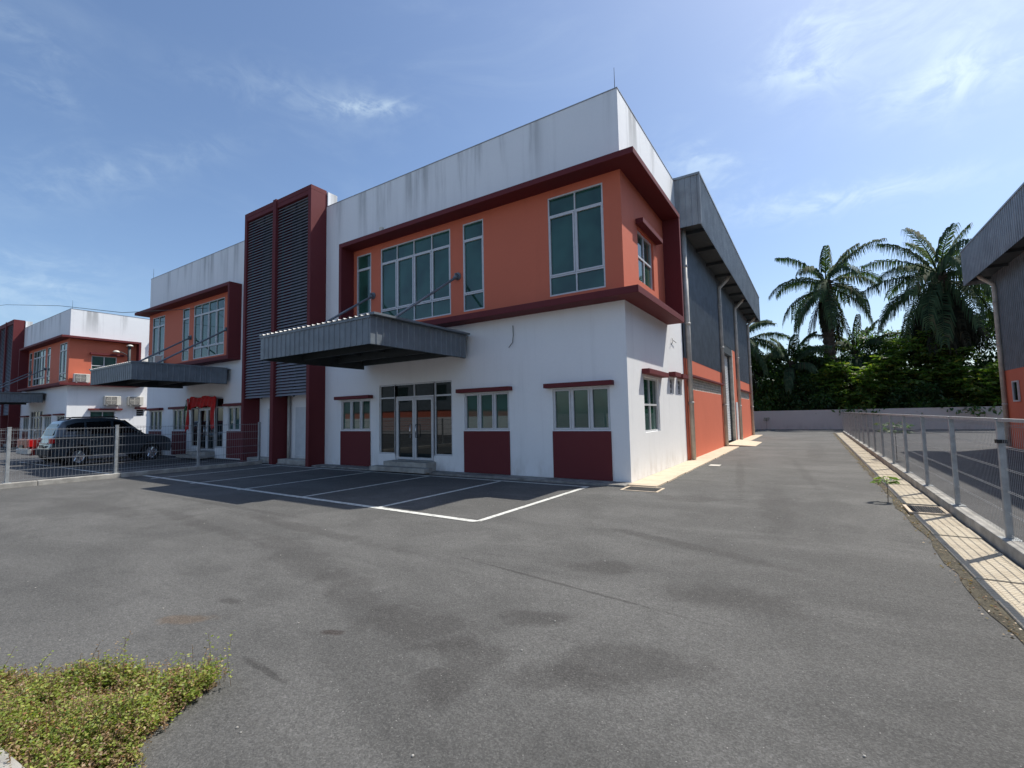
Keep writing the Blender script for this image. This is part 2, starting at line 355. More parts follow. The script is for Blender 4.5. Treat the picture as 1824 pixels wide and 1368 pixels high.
# ------------------------------------------------------------------ the factory unit
U=empty('factory_building',(0,0,0),0,'white and orange factory unit with red ledges, empty bays and corner facing the driveway','building','red and white factory units in the row')
HL=-13.56
gfw=[(-10.35,-8.84,1.235,2.285),(-4.85,-3.31,1.235,2.285),(-1.98,-.45,1.235,2.285)]
door=[(-8.42,-7.69,.48,2.72),(-7.69,-6.02,.31,2.72),(-6.02,-5.31,.48,2.72)]
up=[(-9.55,-8.82,4.68,7.30),(-8.34,-5.31,4.68,7.30),(-4.83,-4.08,4.68,7.30),(-1.98,-.455,4.68,7.30)]
m=MB(); m.wall(-11.27,0,0,4.32,gfw+door,.09,FRONT); m.wall(0,5.73,0,4.32,[(1.22,2.62,1.13,2.56),(3.86,4.33,2.2,2.68),(4.85,5.36,2.2,2.68)],.12,SIDE)
m.quad((-13.56,5.73,0),(0,5.73,0),(0,5.73,7.6),(-13.56,5.73,7.6))
m.quad((0,3.74,4.32),(0,5.73,4.32),(0,5.73,7.6),(0,3.74,7.6))
m.quad((-11.27,0,4.32),(-9.80,0,4.32),(-9.80,0,7.6),(-11.27,0,7.6))
pass
m.build('wall','white',U)
m=MB(); m.wall(-9.72,0,4.45,7.5,up,.07,FRONT); m.wall(0,3.74,4.45,7.5,[(1.18,2.6,5.06,6.45)],.10,SIDE); m.build('upper_wall','orange',U)
m=MB(); m.box(-11.27,0,0,.16,7.6,9.54); m.box(-.16,0,.162,5.73,7.6,9.54); m.box(-13.56,-.17,5.57,5.73,7.62,9.54); m.build('parapet','white',U)
m=MB(); m.box(-13.5,.0-.17,.17,5.5,7.4,7.55); m.build('flat_roof','concrete_dark',U)
m=MB(); m.box(-13.44,-11.46,-.44,.012,9.86,9.95); m.build('tower_sun_cap','concrete_dark',U)  # cap added to keep the sun out of the louvre bay
m=MB(); m.box(-11.25,.012,-.012,.17,9.542,9.565); m.box(-.17,.012,.172,5.74,9.542,9.565); m.build('coping','roof_sheet',U)
DX,DY=.50,.53
def ledge(z0,z1):
    m=MB(); i=len(m.v); P=[(-9.84,-DY),(DX,-DY),(DX,3.86),(-.05,3.86),(-.05,.05),(-9.84,.05)]
    m.v+=[(x,y,z) for z in(z0,z1) for x,y in P]; m.f.append((5,4,3,2,1,0)); m.f.append(tuple(range(6,12)))
    for k in range(6): m.f.append((k,(k+1)%6,6+(k+1)%6,6+k))
    return m.build('ledge','maroon',U,bevel=.008)
ledge(7.50,7.645); ledge(4.30,4.465)
m=MB(); m.box(-9.84,-9.71,-DY+.003,-.002,4.467,7.498); m.build('fin','maroon',U)
m=MB(); m.box(.003,DX-.003,3.73,3.86,4.467,7.498); m.build('fin','maroon',U)
for a,b,c,d in gfw:
    w3=(b-a)/3; window(U,FRONT,a,b,c,d,[a+w3,a+2*w3],[],n=-.085,sash=0,fw=.04)
    m=MB(); m.box(a-.16,b+.12,d+.02,d+.13,.002,.20,FRONT); m.build('window_hood','maroon',U,bevel=.006)
    m=MB(); m.box(a-.01,b+.01,.05,c-.02,.002,.035,FRONT); m.build('wall_panel','maroon',U,bevel=.004)
for (a,b,c,d),n in zip(up,(1,4,1,2)): window(U,FRONT,a,b,c,d,[a+(b-a)*k/n for k in range(1,n)],[5.18,6.80],n=-.06,sash=1,fw=.038)
def sidewin(a,b,c,d,hood=True):
    window(U,SIDE,a,b,c,d,[(a+b)/2],[(c+d)/2],n=-.11,fw=.05)
    m=MB(); m.box(a-.12,b+.35,d+.06,d+.19,.002,.20,SIDE); m.build('window_hood','maroon',U,bevel=.006)
sidewin(1.22,2.62,1.13,2.56); sidewin(1.18,2.6,5.06,6.45)
for a,b in((3.86,4.33),(4.85,5.36)):
    window(U,SIDE,a,b,2.2,2.68,[],[2.36,2.52],n=-.11,fw=.03,glass='glass_dark')
    m=MB(); m.box(a-.12,b+.14,2.72,2.85,.002,.2,SIDE); m.build('window_hood','maroon',U,bevel=.006)
# entrance
e=MB(); n0,n1=-.085,-.03
e.frame(-8.42,-7.69,.48,2.72,n0,n1,.05,FRONT); e.frame(-6.02,-5.31,.48,2.72,n0,n1,.05,FRONT)
e.box(-7.69,-6.02,2.67,2.72,n0,n1,FRONT); e.box(-8.37,-5.36,2.26,2.31,n0,n1+.004,FRONT); e.box(-6.88,-6.84,2.31,2.67,n0,n1+.002,FRONT)
e.box(-7.69,-7.64,.31,2.26,n0,n1,FRONT); e.box(-6.07,-6.02,.31,2.26,n0,n1,FRONT)
ent=e.build('shopfront','alu',U)
g=MB(); g.box(-8.40,-7.70,.5,2.70,n0+.01,n0+.02,FRONT); g.box(-6.01,-5.33,.5,2.70,n0+.01,n0+.02,FRONT); g.box(-7.70,-6.01,2.28,2.70,n0+.01,n0+.02,FRONT); g.build('pane','glass_dark',ent)
for a,b,hx in((-7.63,-6.866,-6.98),(-6.854,-6.08,-6.74)):
    d=MB(); d.frame(a,b,.33,2.25,n0,n1+.008,.075,FRONT); d=d.build('door','alu',U)
    g=MB(); g.box(a+.06,b-.06,.39,2.2,n0+.015,n0+.025,FRONT); g.build('pane','glass_dark',d)
    h=MB(); h.tube([FRONT(hx,1.02,n1),FRONT(hx,1.02,n1+.07),FRONT(hx,1.42,n1+.07),FRONT(hx,1.42,n1)],.014,8); h.build('handle','chrome',d,smooth=True)
m=MB(); m.box(-7.75,-5.95,-.001,.42,.045,.30,lambda u,w,n:(u,-w-.003,n)); m.box(-8.0,-5.72,-.42+.0,-.76,.045,.175,lambda u,w,n:(u,w,n)); m.box(-7.72,-5.98,-.09,-.0,.302,.31); m.build('entrance_step','concrete',U,bevel=.012)
# louvre tower (right half; the neighbour's copy is the other half)
m=MB(); m.box(-11.45,-11.272,-.65,.03,0,10.0); m.box(-13.56,-11.27,-.65,-.002,10.002,10.17); m.box(-13.56,-13.45,-.685,.0,0,10.2)
m.box(-13.45,-11.45,-.64,-.45,9.84,10.0); m.build('tower_frame','maroon',U,bevel=.006)
m=MB()
for k in range(65):
    z=2.54+k*.1125; i=len(m.v)
    m.v+=[(-13.447,-.60,z),(-11.453,-.60,z),(-11.453,-.535,z+.082),(-13.447,-.535,z+.082),(-13.447,-.592,z-.006),(-11.453,-.592,z-.006),(-11.453,-.527,z+.076),(-13.447,-.527,z+.076)]
    for q in((0,1,2,3),(7,6,5,4),(0,4,5,1),(3,2,6,7)): m.f.append(tuple(i+j for j in q))
lv=m.build('louvre','slat',U,recalc=False)
m=MB()
for x in(-13.30,-12.45,-11.62): m.box(x-.025,x+.025,-.49,-.44,2.5,9.9)
m.build('louvre_post','dark_frame',U)
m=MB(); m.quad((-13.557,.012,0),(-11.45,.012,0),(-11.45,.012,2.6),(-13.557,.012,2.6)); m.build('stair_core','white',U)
m=MB(); m.box(-13.56,-11.22,.02,.42,9.52,10.12); m.build('stair_parapet','white',U)
m=MB(); m.quad((-13.557,.012,2.6),(-11.45,.012,2.6),(-11.45,.012,9.9),(-13.557,.012,9.9)); m.build('recess_shade_wall','dark_frame',U)  # wall coloured near black in place of the shade behind the louvres
m=MB(); m.box(-12.80,-12.1,5.4,9.4,-.008,.02,FRONT); m.build('stair_window','black',U)
m=MB(); m.box(-13.06,-12.12,.31,2.12,-.008,.014,FRONT); m.box(-13.06,-12.12,.22,.30,-.008,.03,FRONT); m.build('service_door','door_grey',U,bevel=.004)
m=MB(); m.tube([(-13.36,-.10,.1),(-13.36,-.10,2.56)],.05,10); m.build('downpipe','pipe',U,smooth=True)
m=MB(); m.box(-13.44,-11.46,-.48,.01,.0,.19); m.build('tower_step','concrete',U,bevel=.012)
# canopy
X0,X1,YF,ZB,ZT=-9.08,-4.62,-3.60,3.29,3.93
can=MB(); can.ribs(X0,X1,ZB,ZT,-YF,FRONT,.20,.018,.05)
SR=lambda u,w,n:(X1+n,u,w); SLm=lambda u,w,n:(X0-n,u,w)
can.ribs(YF,-.18,ZB,ZT,.0,SR,.20,.018,.05); can.ribs(YF,-.18,ZB,ZT,.0,SLm,.20,.018,.05)
can.box(X1-.01,X1+.15,YF-.03,-.18,ZT+.01,ZT+.06); can.box(X0-.03,X0+.01,YF-.03,-.18,ZT,ZT+.06); can.box(X0,X1,YF-.03,YF+.0,ZT-.05,ZT+.005)
can=can.build('canopy','grey_metal',U,recalc=False)
m=MB(); m.ribs(X0,X1,YF-.05,-.02,ZT+.01,lambda u,w,n:(u,w,n),.20,.035,.07); m.build('canopy_roof','roof_sheet',can,recalc=False)
m=MB(); ns=5
for k in range(ns):
    x=X0+.15+(X1-X0-.35)*k/(ns-1); m.box(x,x+.06,YF+.06,-.1,ZB+.25,ZT-.03)
for y in(YF+.05,-2.4,-1.2,-.22): m.box(X0+.05,X1-.05,y,y+.07,ZB+.02 if y<-3 else ZB+.10,ZT-.10)
m.box(X0+.04,X0+.1,YF+.05,-.15,ZB-.02,ZT-.05); m.box(X1-.1,X1-.04,YF+.05,-.15,ZB-.0,ZT-.05)
m.quad((X0+.02,YF+.02,ZT-.16),(X1-.02,YF+.02,ZT-.16),(X1-.02,-.1,ZT-.16),(X0+.02,-.1,ZT-.16)); m.build('canopy_frame','dark_frame',can)
for x in(-8.71,-5.03):
    m=MB(); m.tube([(x,-.02,5.77),(x,-2.75,3.95)],.036,10); m.tube([(x,.0,5.77),(x,-.03,5.77)],.12,12); m.box(x-.02,x+.02,-.14,-.02,5.66,5.84); m.tube([(x-.07,-.1,5.73),(x+.07,-.1,5.73)],.05,10); m.build('tie_rod','grey_metal',U,smooth=False)
# warehouse behind the office
WX=.05
m=MB(); m.wall(5.74,13.3,0,3.47,[(6.15,13.0,2.42,2.86)],.16,SIDE,WX); m.wall(18.3,25.2,0,3.47,[(18.7,24.2,2.42,2.86)],.16,SIDE,WX)
m.quad((WX,5.74,0),(WX,5.74,3.47),(-.6,5.74,3.47),(-.6,5.74,0)); m.quad((WX,25.2,0),(-26,25.2,0),(-26,25.2,3.47),(WX,25.2,3.47))
m.quad((WX,17.25,0),(WX,18.3,0),(WX,18.3,5.0),(WX,17.25,5.0)); m.quad((WX,13.3,0),(WX,14.0,0),(WX,14.0,5.0),(WX,13.3,5.0))
m.build('warehouse_wall','orange',U)
for a,b in((6.0,13.1),(18.5,24.6)): m=MB(); m.box(a,b,2.86,2.93,WX+.002,WX+.13,SIDE); m.build('vent_hood','maroon',U,bevel=.005)
for a,b,nm in((6.15,13.0,'vent_block'),(18.7,24.2,'vent_block')):
    m=MB(); k=int((b-a)/.26)
    for i in range(k+1): u=a+(b-a)*i/k; m.box(u-.026,u+.026,2.42,2.86,WX-.10,WX-.01,SIDE)
    for w in(2.42,2.525,2.63,2.735,2.835): m.box(a,b,w,w+.028,WX-.11,WX-.015,SIDE)
    m.box(a,b,2.40,2.86,WX-.17,WX-.155,SIDE); vb=m.build(nm,'vent',U)
    m=MB(); m.box(a,b,2.42,2.86,WX-.154,WX-.13,SIDE); m.build('vent_hole_shade','dark_frame',vb)  # dark sheet behind the bars stands in for the shade in the vent holes
m=MB(); m.ribs(5.74,25.2,5.0,8.6,WX-.01,SIDE,.19,.028,.07); m.ribs(5.74,13.36,3.47,5.0,WX-.01,SIDE,.19,.028,.07); m.ribs(18.25,25.2,3.47,5.0,WX-.01,SIDE,.19,.028,.07)
m.ribs(-26,.05,3.47,9.4,-25.2,lambda u,w,n:(u,-n,w),.19,.028,.07); m.build('cladding','grey_metal',U,recalc=False)
FX=.80
m=MB(); m.ribs(5.52,26.0,7.86,9.55,FX,SIDE,.19,.028,.07); m.ribs(-.02,FX,7.86,9.55,-5.52,FRONT,.19,.02,.05); m.ribs(-26,FX,7.86,9.55,26.0,lambda u,w,n:(u,n,w),.19,.02,.05)
m.box(FX-.02,FX+.045,5.47,26.03,9.55,9.62); m.box(-.05,FX-.02,5.47,5.53,9.55,9.62); m.box(FX-.012,FX+.04,5.485,5.525,7.85,9.55)
m.build('roof_fascia','fascia',U,recalc=False)
m=MB(); m.box(-.0,FX-.03,5.56,25.98,8.02,8.05)
for k in range(10): y=6.4+k*2.1; m.box(WX,FX-.03,y,y+.08,7.90,8.02)
m.build('soffit','dark_frame',U)
m=MB(); m.quad((FX,5.5,9.56),(FX,26,9.56),(-13.56,26,11.0),(-13.56,5.5,11.0)); m.build('roof','roof_sheet',U,recalc=False)
for y in(5.98,13.15,18.45,24.75):
    m=MB(); m.tube(([(FX-.2,y,8.0),(FX-.28,y,7.86),(.16,y,7.5),(.145,y,7.3),(.145,y,.05)] if y>6 else [(.145,y,7.95),(.145,y,.05)]),.082,12)
    for z in(1.9,4.6,6.6): m.tube([(.145,y,z),(.145,y,z+.09)],.095,12)
    m.build('downpipe','pipe',U,smooth=True)
m=MB(); k=0
for k in range(52): z=.12+k*.088; i=len(m.v); m.v+=[(-.19,14.0,z),(-.19,16.95,z),(-.165,16.95,z+.02),(-.165,14.0,z+.02),(-.165,14,z+.06),(-.165,16.95,z+.06),(-.19,16.95,z+.088),(-.19,14,z+.088)]; m.f+=[(i,i+1,i+2,i+3),(i+3,i+2,i+5,i+4),(i+4,i+5,i+6,i+7)]
m.build('roller_shutter','shutter',U,recalc=False)
for a,b in((17.1,17.25),(14.0,14.12)): m=MB(); m.box(-.44,WX-.002,a,b,0,4.98); m.build('door_jamb','vent',U)
m=MB(); m.box(-.44,WX-.01,14.0,17.25,4.6,4.99); m.build('door_lintel','dark_frame',U)
m=MB(); m.box(-.20,-.10,16.92,17.09,0,4.6); m.build('shutter_guide','dark_frame',U)
m=MB(); m.box(WX+.002,WX+.04,17.45,18.15,.1,2.15); m.build('side_door','door_grey',U)
# small bits on the walls
m=MB(); m.box(-7.98,-7.84,-.40,-.30,7.66,7.84); m.build('wall_lamp','ac',U,bevel=.01)
m=MB(); m.tube([FRONT(-3.12,4.06,.03),FRONT(-3.10,3.8,.05),FRONT(-3.12,3.6,.06),FRONT(-3.22,3.46,.1)],.012,6); m.build('loose_cable','ac_dark',U,smooth=True)
m=MB(); m.tube([SIDE(4.25,3.95,.02),SIDE(4.2,3.85,.06),SIDE(4.05,3.72,.05)],.010,6); m.tube([SIDE(4.2,3.88,.04),SIDE(4.6,3.84,.06)],.010,6); m.build('loose_cable','ac_dark',U,smooth=True)
m=MB(); m.tube([(-.08,.08,9.56),(-.08,.08,10.15)],[.010,.005],6); m.build('lightning_rod','dark_frame',U)
# neighbours in the row: mirrored twin, next pair, yard on the right
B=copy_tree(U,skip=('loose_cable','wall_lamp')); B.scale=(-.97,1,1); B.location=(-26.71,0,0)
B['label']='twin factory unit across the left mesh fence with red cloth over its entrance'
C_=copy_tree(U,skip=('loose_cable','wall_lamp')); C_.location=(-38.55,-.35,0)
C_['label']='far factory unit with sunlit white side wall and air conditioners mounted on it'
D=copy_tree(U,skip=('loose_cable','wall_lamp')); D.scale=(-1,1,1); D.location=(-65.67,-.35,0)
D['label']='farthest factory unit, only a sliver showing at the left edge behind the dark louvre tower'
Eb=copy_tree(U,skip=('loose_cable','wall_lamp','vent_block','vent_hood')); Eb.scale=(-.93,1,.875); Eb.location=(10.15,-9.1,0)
Eb['label']='grey clad warehouse with orange base standing beyond the right hand fence'
m=MB(); m.wall(18.5,24.7,2.3,2.95,[],.0,SIDE,WX+.004); m.build('vent_infill','orange',Eb); window(Eb,SIDE,23.3,23.9,2.05,2.95,[],[],n=WX+.012,fw=.06,glass='glass_dark')
# ------------------------------------------------------------------ fences
def fence(name,P0,posts,label,zb=.13,h=1.35,ends=None,clamp=None,pr=.032,hz=5,pitch=.055,group=None,wr=.0011):
    """posts: list of y along the line x=P0"""
    o=empty(name,(P0,posts[0],0),0,label,'fence',group); X=P0; y0,y1=posts[0],posts[-1]; L=lambda x,y,z:(x-P0,y-posts[0],z)
    for k,y in enumerate(posts):
        m=MB(); m.box(-pr,pr,y-posts[0]-pr,y-posts[0]+pr,zb-.02,zb+h+.02); m.box(-pr-.006,pr+.006,y-posts[0]-pr-.006,y-posts[0]+pr+.006,zb+h+.02,zb+h+.035); m.box(-.08,.08,y-posts[0]-.08,y-posts[0]+.08,zb-.005,zb+.012)
        p=m.build('post','galv',o,bevel=.006)
        if clamp==k: c=MB(); c.box(-pr-.014,pr+.014,y-posts[0]-pr-.014,y-posts[0]+pr+.014,zb+1.05,zb+1.09); c.build('strap','black',p)
    m=MB(); r=wr; n=int((y1-y0)/pitch)
    bx=lambda z:.028*max(0,1-abs(z)/.07)
    zs=[.04+i*(h-.09)/(hz) for i in range(hz+1)]
    for i in range(n+1):
        y=(y1-y0)*i/n; m.box(-.002-r,-.002+r,y-r,y+r,zb+.02,zb+h-.01)
    for z in zs:
        for dz in(0,.016): m.box(.001,.001+3*r,0,y1-y0,zb+z+dz-r*1.7,zb+z+dz+r*1.7)
    m.build('wire_mesh','wire',o,recalc=False)
    return o
RF=fence('mesh_fence',5.335,[-12.03+2.191*k for k in range(20)],'long galvanised mesh fence on a concrete kerb along the right of the driveway',zb=.15,h=1.29,clamp=4,pr=.029,group='galvanised mesh fences')
tr=MB(); tr.box(-.022,.022,0,2.191*19,1.44,1.475); tr.build('top_rail','galv',RF)
fence('mesh_fence',-14.22,[-11.87,-9.62,-7.37,-5.10,-2.84,-.75],'galvanised mesh fence between the parking bays, ending at the louvre tower',h=1.42,pr=.036,pitch=.075,wr=.0019,group='galvanised mesh fences')
fence('mesh_fence',-32.6,[-12,-9.6,-7.2,-4.8,-2.4,0,2.4,4.8,7.2,9.6],'distant mesh fence behind the parked cars at the left edge',h=1.42,pr=.036,pitch=.09,group='galvanised mesh fences')
# back boundary wall
m=MB(); m.box(-44,44,37.6,37.78,-.02,1.66); wl=m.build('boundary_wall','boundary'); tag(wl,'low white boundary wall closing the end of the driveway under the trees','wall')
# ------------------------------------------------------------------ drain grates, cover
def grate(x0,x1,y0,y1,z,label):
    o=empty('drain_grate',((x0+x1)/2,(y0+y1)/2,0),0,label,'drain grate'); cx,cy=o.location.x,o.location.y
    m=MB(); t=.045; m.frame(x0-cx,x1-cx,y0-cy,y1-cy,z-.03,z,t,WORLD); m.build('surround','apron',o,bevel=.004)
    m=MB(); m.quad((x0-cx+t,y0-cy+t,max(z-.028,.003)),(x1-cx-t,y0-cy+t,max(z-.028,.003)),(x1-cx-t,y1-cy-t,max(z-.028,.003)),(x0-cx+t,y1-cy-t,max(z-.028,.003))); n=int((x1-x0)/.035)
    for k in range(1,n): x=x0-cx+t+(x1-x0-2*t)*k/n; m.box(x-.008,x+.008,y0-cy+t,y1-cy-t,max(z-.025,.0035),max(z-.006,.009))
    for k in(1,2,3): y=y0-cy+(y1-y0)*k/4; m.box(x0-cx+t,x1-cx-t,y-.01,y+.01,max(z-.026,.0035),max(z-.009,.007))
    m.build('bars','iron',o)
grate(.05,.84,-.92,-.32,.012,'iron drain grate in a pale surround at the foot of the white corner')
grate(4.74,5.22,-1.3,-.62,.045,'iron drain grate set in the beige slabs beside the right fence')
m=MB(); m.box(.85,1.15,4.55,4.95,.002,.014); cp=m.build('cover_plate','ac',bevel=.003); tag(cp,'small white cover plate lying on the asphalt beside the side wall','cover plate')
# ------------------------------------------------------------------ vehicles
def prof_solid(m,prof,wf,inset=.035,rx=.94):
    """closed side profile (y,z) lofted across x with softened edges; wf(y,z)=half width"""
    cy=sum(p[0] for p in prof)/len(prof); cz=sum(p[1] for p in prof)/len(prof); n=len(prof); rows=[]
    def ring(sx,ins):
        i=len(m.v)
        for y,z in prof:
            d=math.hypot(y-cy,z-cz); k=1-ins/max(d,.01); yy,zz=cy+(y-cy)*k,cz+(z-cz)*k
            m.v.append((sx*wf(y,z),yy,zz))
        return i
    rr=[ring(-1,inset),ring(-rx,inset*.25),ring(-rx*.85,0),ring(rx*.85,0),ring(rx,inset*.25),ring(1,inset)]
    for a,b in zip(rr[:-1],rr[1:]):
        for k in range(n): m.f.append((a+k,a+(k+1)%n,b+(k+1)%n,b+k))
    m.f.append(tuple(rr[0]+k for k in reversed(range(n)))); m.f.append(tuple(rr[-1]+k for k in range(n)))
def arch(cy,r,z0,n=9):
    a0=math.asin(min(1,(z0-.36)/r)); return [(cy+r*math.cos(a0+(math.pi-2*a0)*k/n),.36+r*math.sin(a0+(math.pi-2*a0)*k/n)) for k in range(n+1)]
def wheel(parent,x,y,r=.365,wd=.24):
    s=1 if x>0 else -1
    t=MB(); t.lathe([(r*.62,-wd/2),(r*.93,-wd/2),(r,-wd/2+.04),(r,wd/2-.04),(r*.93,wd/2),(r*.62,wd/2),(r*.62,-wd/2)],'x',(x,y,r),24); w=t.build('wheel','black',parent,smooth=True)
    q=MB(); q.lathe([(r*.62,wd/2*.9),(r*.58,wd/2*.5),(.001,wd/2*.35)],'x',(0,0,0),24)
    for k in range(6):
        a=2*math.pi*k/6; c,n=math.cos(a),math.sin(a); i=len(q.v); h=wd/2*.86
        for rr_,hw in((.05,.035),(r*.6,.028)): q.v+=[(h,rr_*c-hw*n,rr_*n+hw*c),(h,rr_*c+hw*n,rr_*n-hw*c),(h*.45,rr_*c-hw*n,rr_*n+hw*c),(h*.45,rr_*c+hw*n,rr_*n-hw*c)]
        q.f+=[(i,i+1,i+5,i+4),(i,i+4,i+6,i+2),(i+1,i+3,i+7,i+5)]
    q.lathe([(.001,wd/2*.95),(.06,wd/2*.9),(.06,wd/2*.4)],'x',(0,0,0),12)
    q.v=[(x+s*a,y+b,r+c) for a,b,c in q.v]; q.build('rim','chrome',w)
def vehicle(kind,loc,rz,label,paint):
    o=empty(kind,loc,rz,label,'car' if kind=='parked_suv' else 'pickup truck'); suv=kind=='parked_suv'
    L=2.36 if suv else 2.55; fw_,rw_=(1.42,-1.40) if suv else (1.62,-1.52)
    wl=lambda y,z:.925*(1-.10*max(0,(abs(y)-L+.75)/.75)**2)*(1 if z>.5 else .97)
    if suv: top=[(-L+.05,.98),(-L+.14,1.12),(1.02,1.13),(1.5,1.08),(2.0,1.0),(2.22,.90)]
    else: top=[(-L+.02,1.08),(1.02,1.10),(1.5,1.10),(2.15,1.05),(L-.16,.96)]
    low=[(L-.05,.35)]+arch(fw_,.44,.42)+[(fw_-.5,.33),(rw_+.5,.33)]+arch(rw_,.44,.42)+[(-L+.08,.38),(-L,.5),(-L-.01,.70),(-L+.04,.78)]
    prof=low+top+[(L-.02,.74),(L,.52)]
    b=MB(); prof_solid(b,prof,wl)
    if suv: g=[(-2.22,1.08),(-2.10,1.42),(-1.93,1.64),(-1.5,1.75),(-.6,1.78),(-.1,1.75),(.32,1.65),(1.16,1.10)]
    else: g=[(-.85,1.06),(-.74,1.60),(-.45,1.74),(.35,1.75),(.62,1.68),(1.32,1.06)]
    wg=lambda y,z:.885-(z-1.1)*.30
    prof_solid(b,g,wg,.03,.95)
    body=b.build('body',paint,o,smooth=True); body.data.set_sharp_from_angle(angle=R(38))
    if not suv:
        k=MB(); k.box(-.80,.80,-L+.12,-.95,1.03,1.075); k.box(-.82,.82,-L+.02,-.9,1.06,1.13) if False else None; k.build('bed_liner','black',o)
    # side glass on the tilted cabin sides
    for s in(-1,1):
        polys=[[(-1.95,1.16),(-1.80,1.50),(-1.42,1.60),(-1.20,1.60),(-1.20,1.16)],[(-1.12,1.16),(-1.12,1.61),(-.22,1.64),(-.22,1.16)],[(-.12,1.16),(-.12,1.64),(.20,1.60),(.86,1.16)]] if suv else [[(-.70,1.14),(-.62,1.55),(-.05,1.63),(-.05,1.14)],[(.03,1.14),(.03,1.63),(.48,1.58),(1.10,1.14)]]
        for q in polys:
            m=MB(); m.quad(*[(s*(wg(y,z)+.012),y,z) for y,z in q]); m.quad(*[(s*(wg(y,z)-.02),y,z) for y,z in q]); m.build('side_window','car_glass',o)
        m=MB(); m.box(s*.90-.09*(s<0)-.0,s*.90+.09*(s>0)+.1*s*0+.0,.78,.92,1.12,1.26); m.v=[(x+s*.08,y,z) for x,y,z in m.v]; m.box(min(s*.86,s*1.0),max(s*.86,s*1.0),.82,.86,1.13,1.17); m.build('wing_mirror',paint,o,bevel=.02)
        m=MB(); m.box(min(s*.84,s*.98),max(s*.84,s*.98),-.85,.85,.34,.39); m.build('side_step','chrome',o,bevel=.012)
        for yy in((-.95,-.02) if suv else(-.35,.55)): m=MB(); m.box(min(s*.915,s*.955),max(s*.915,s*.955),yy,yy+.2,.93,.965); m.build('handle','chrome',o,bevel=.006)
        if suv:
            m=MB(); m.tube([(s*.62,-1.75,1.70),(s*.62,-1.6,1.79),(s*.62,-.1,1.81),(s*.62,.1,1.75)],.02,8); m.build('roof_rail','black',o,smooth=True)
            ln=[(-L+.07,.80),(-L+.03,1.08)]
            m=MB(); m.box(min(s*.66,s*.89),max(s*.66,s*.89),-L-.005,-L+.16,.86,1.05); m.build('taillight','tail_red',o,bevel=.03)
        else:
            m=MB(); m.box(min(s*.74,s*.90),max(s*.74,s*.90),-L-.02,-L+.12,.74,1.06); m.build('taillight','tail_red',o,bevel=.02)
        m=MB(); m.box(min(s*.5,s*.84),max(s*.5,s*.84),L-.28,L-.06,.72,.88); m.build('headlight','head_clear',o,bevel=.03)
        for y in(fw_,rw_): wheel(o,s*.80,y)
    m=MB()
    if suv: q=[(-.62,-2.225,1.16),(.62,-2.225,1.16),(.55,-2.03,1.56),(-.55,-2.03,1.56)]
    else: q=[(-.66,-.87,1.16),(.66,-.87,1.16),(.60,-.785,1.55),(-.60,-.785,1.55)]
    m.quad(*q); m.quad(*[(x,y+.02,z-.01) for x,y,z in q]); m.build('rear_window','car_glass',o)
    m=MB(); q=[(-.72,1.06,1.15),(.72,1.06,1.15),(.64,.36,1.66),(-.64,.36,1.66)] if suv else [(-.74,1.30,1.10),(.74,1.30,1.10),(.66,.68,1.66),(-.66,.68,1.66)]
    m.quad(*[(x,y+.012,z+.012) for x,y,z in q]); m.quad(*q); m.build('windscreen','car_glass',o)
    m=MB(); m.box(-.86,.86,-L-.06,-L+.10,.42,.66); m.build('rear_bumper','black' if suv else 'galv',o,bevel=.04)
    m=MB(); m.box(-.26,.26,-L-.075,-L-.05,.70,.81); m.build('number_plate','plate',o)
    if suv: m=MB(); m.box(-.5,.5,-L-.02,-L+.05,.84,.89); m.build('trim','chrome',o,bevel=.01)
    else: m=MB(); m.box(-.72,.72,-L-.03,-L+.03,.70,1.07); m.build('tailgate',simple('glare_red_paint',(.40,.13,.07),.5,0,.2,5),o,bevel=.02)  # tailgate paler and browner than the body: sun glare put into its colour
    return o
vehicle('parked_suv',(-22.05,-2.95,-.03),R(0),'dark blue grey SUV parked nose first beside the mesh fence','suv_paint').scale=(1,.87,1.09)
vehicle('parked_pickup',(-25.4,-2.35,-.03),R(0),'red pickup truck with glare-tinted tailgate parked behind the SUV','pickup_paint')
# ------------------------------------------------------------------ air conditioners, lamp, dish, banner, cable
def condenser(loc,rz,label,s=1.0):
    o=empty('air_conditioner',loc,rz,label,'air conditioner','outdoor air conditioner units'); o.scale=(s,s,s)
    m=MB(); m.box(-.42,.42,-.15,.15,.05,.63); m.build('casing','ac',o,bevel=.02)
    m=MB(); m.box(-.38,.20,-.16,-.148,.09,.59); f=m.build('fan_grille','ac_dark',o)
    m=MB()
    for r in(.06,.12,.18,.235): m.lathe([(r,-.166),(r+.012,-.166),(r+.012,-.16)],'y',(-.09,0,.34),20)
    m.box(-.10,-.08,-.17,-.16,.1,.58); m.box(-.33,.15,-.17,-.16,.33,.35); m.build('fan_guard','ac',f)
    m=MB(); m.box(-.32,-.26,-.17,.17,0,.05); m.box(.26,.32,-.17,.17,0,.05); m.build('bracket','galv',o)
    return o
cx=-38.55
condenser((cx+.25,.28,4.465),R(90),'air conditioner on the red ledge of the far unit, below its orange wall')
condenser((cx+.25,1.75,4.465),R(90),'air conditioner on the far red ledge, half hidden by the grey canopy tip')
condenser((cx+.20,2.0,2.93),R(90),'air conditioner fixed to the far white side wall above the window',1.1)
condenser((cx+.20,3.35,2.93),R(90),'air conditioner fixed to the far white side wall nearest its small high window',1.1)
condenser((-25.05,-.30,4.465),R(0),'air conditioner on the red ledge of the twin unit, behind the tie rods')
lp=empty('ledge_lamp',(-38.22,2.85,4.465),0,'dark lamp post on the far red ledge with white lamp heads','lamp')
m=MB(); m.tube([(0,0,0),(0,0,2.85)],[.10,.09],10); m.build('pole','dark_frame',lp,smooth=True)
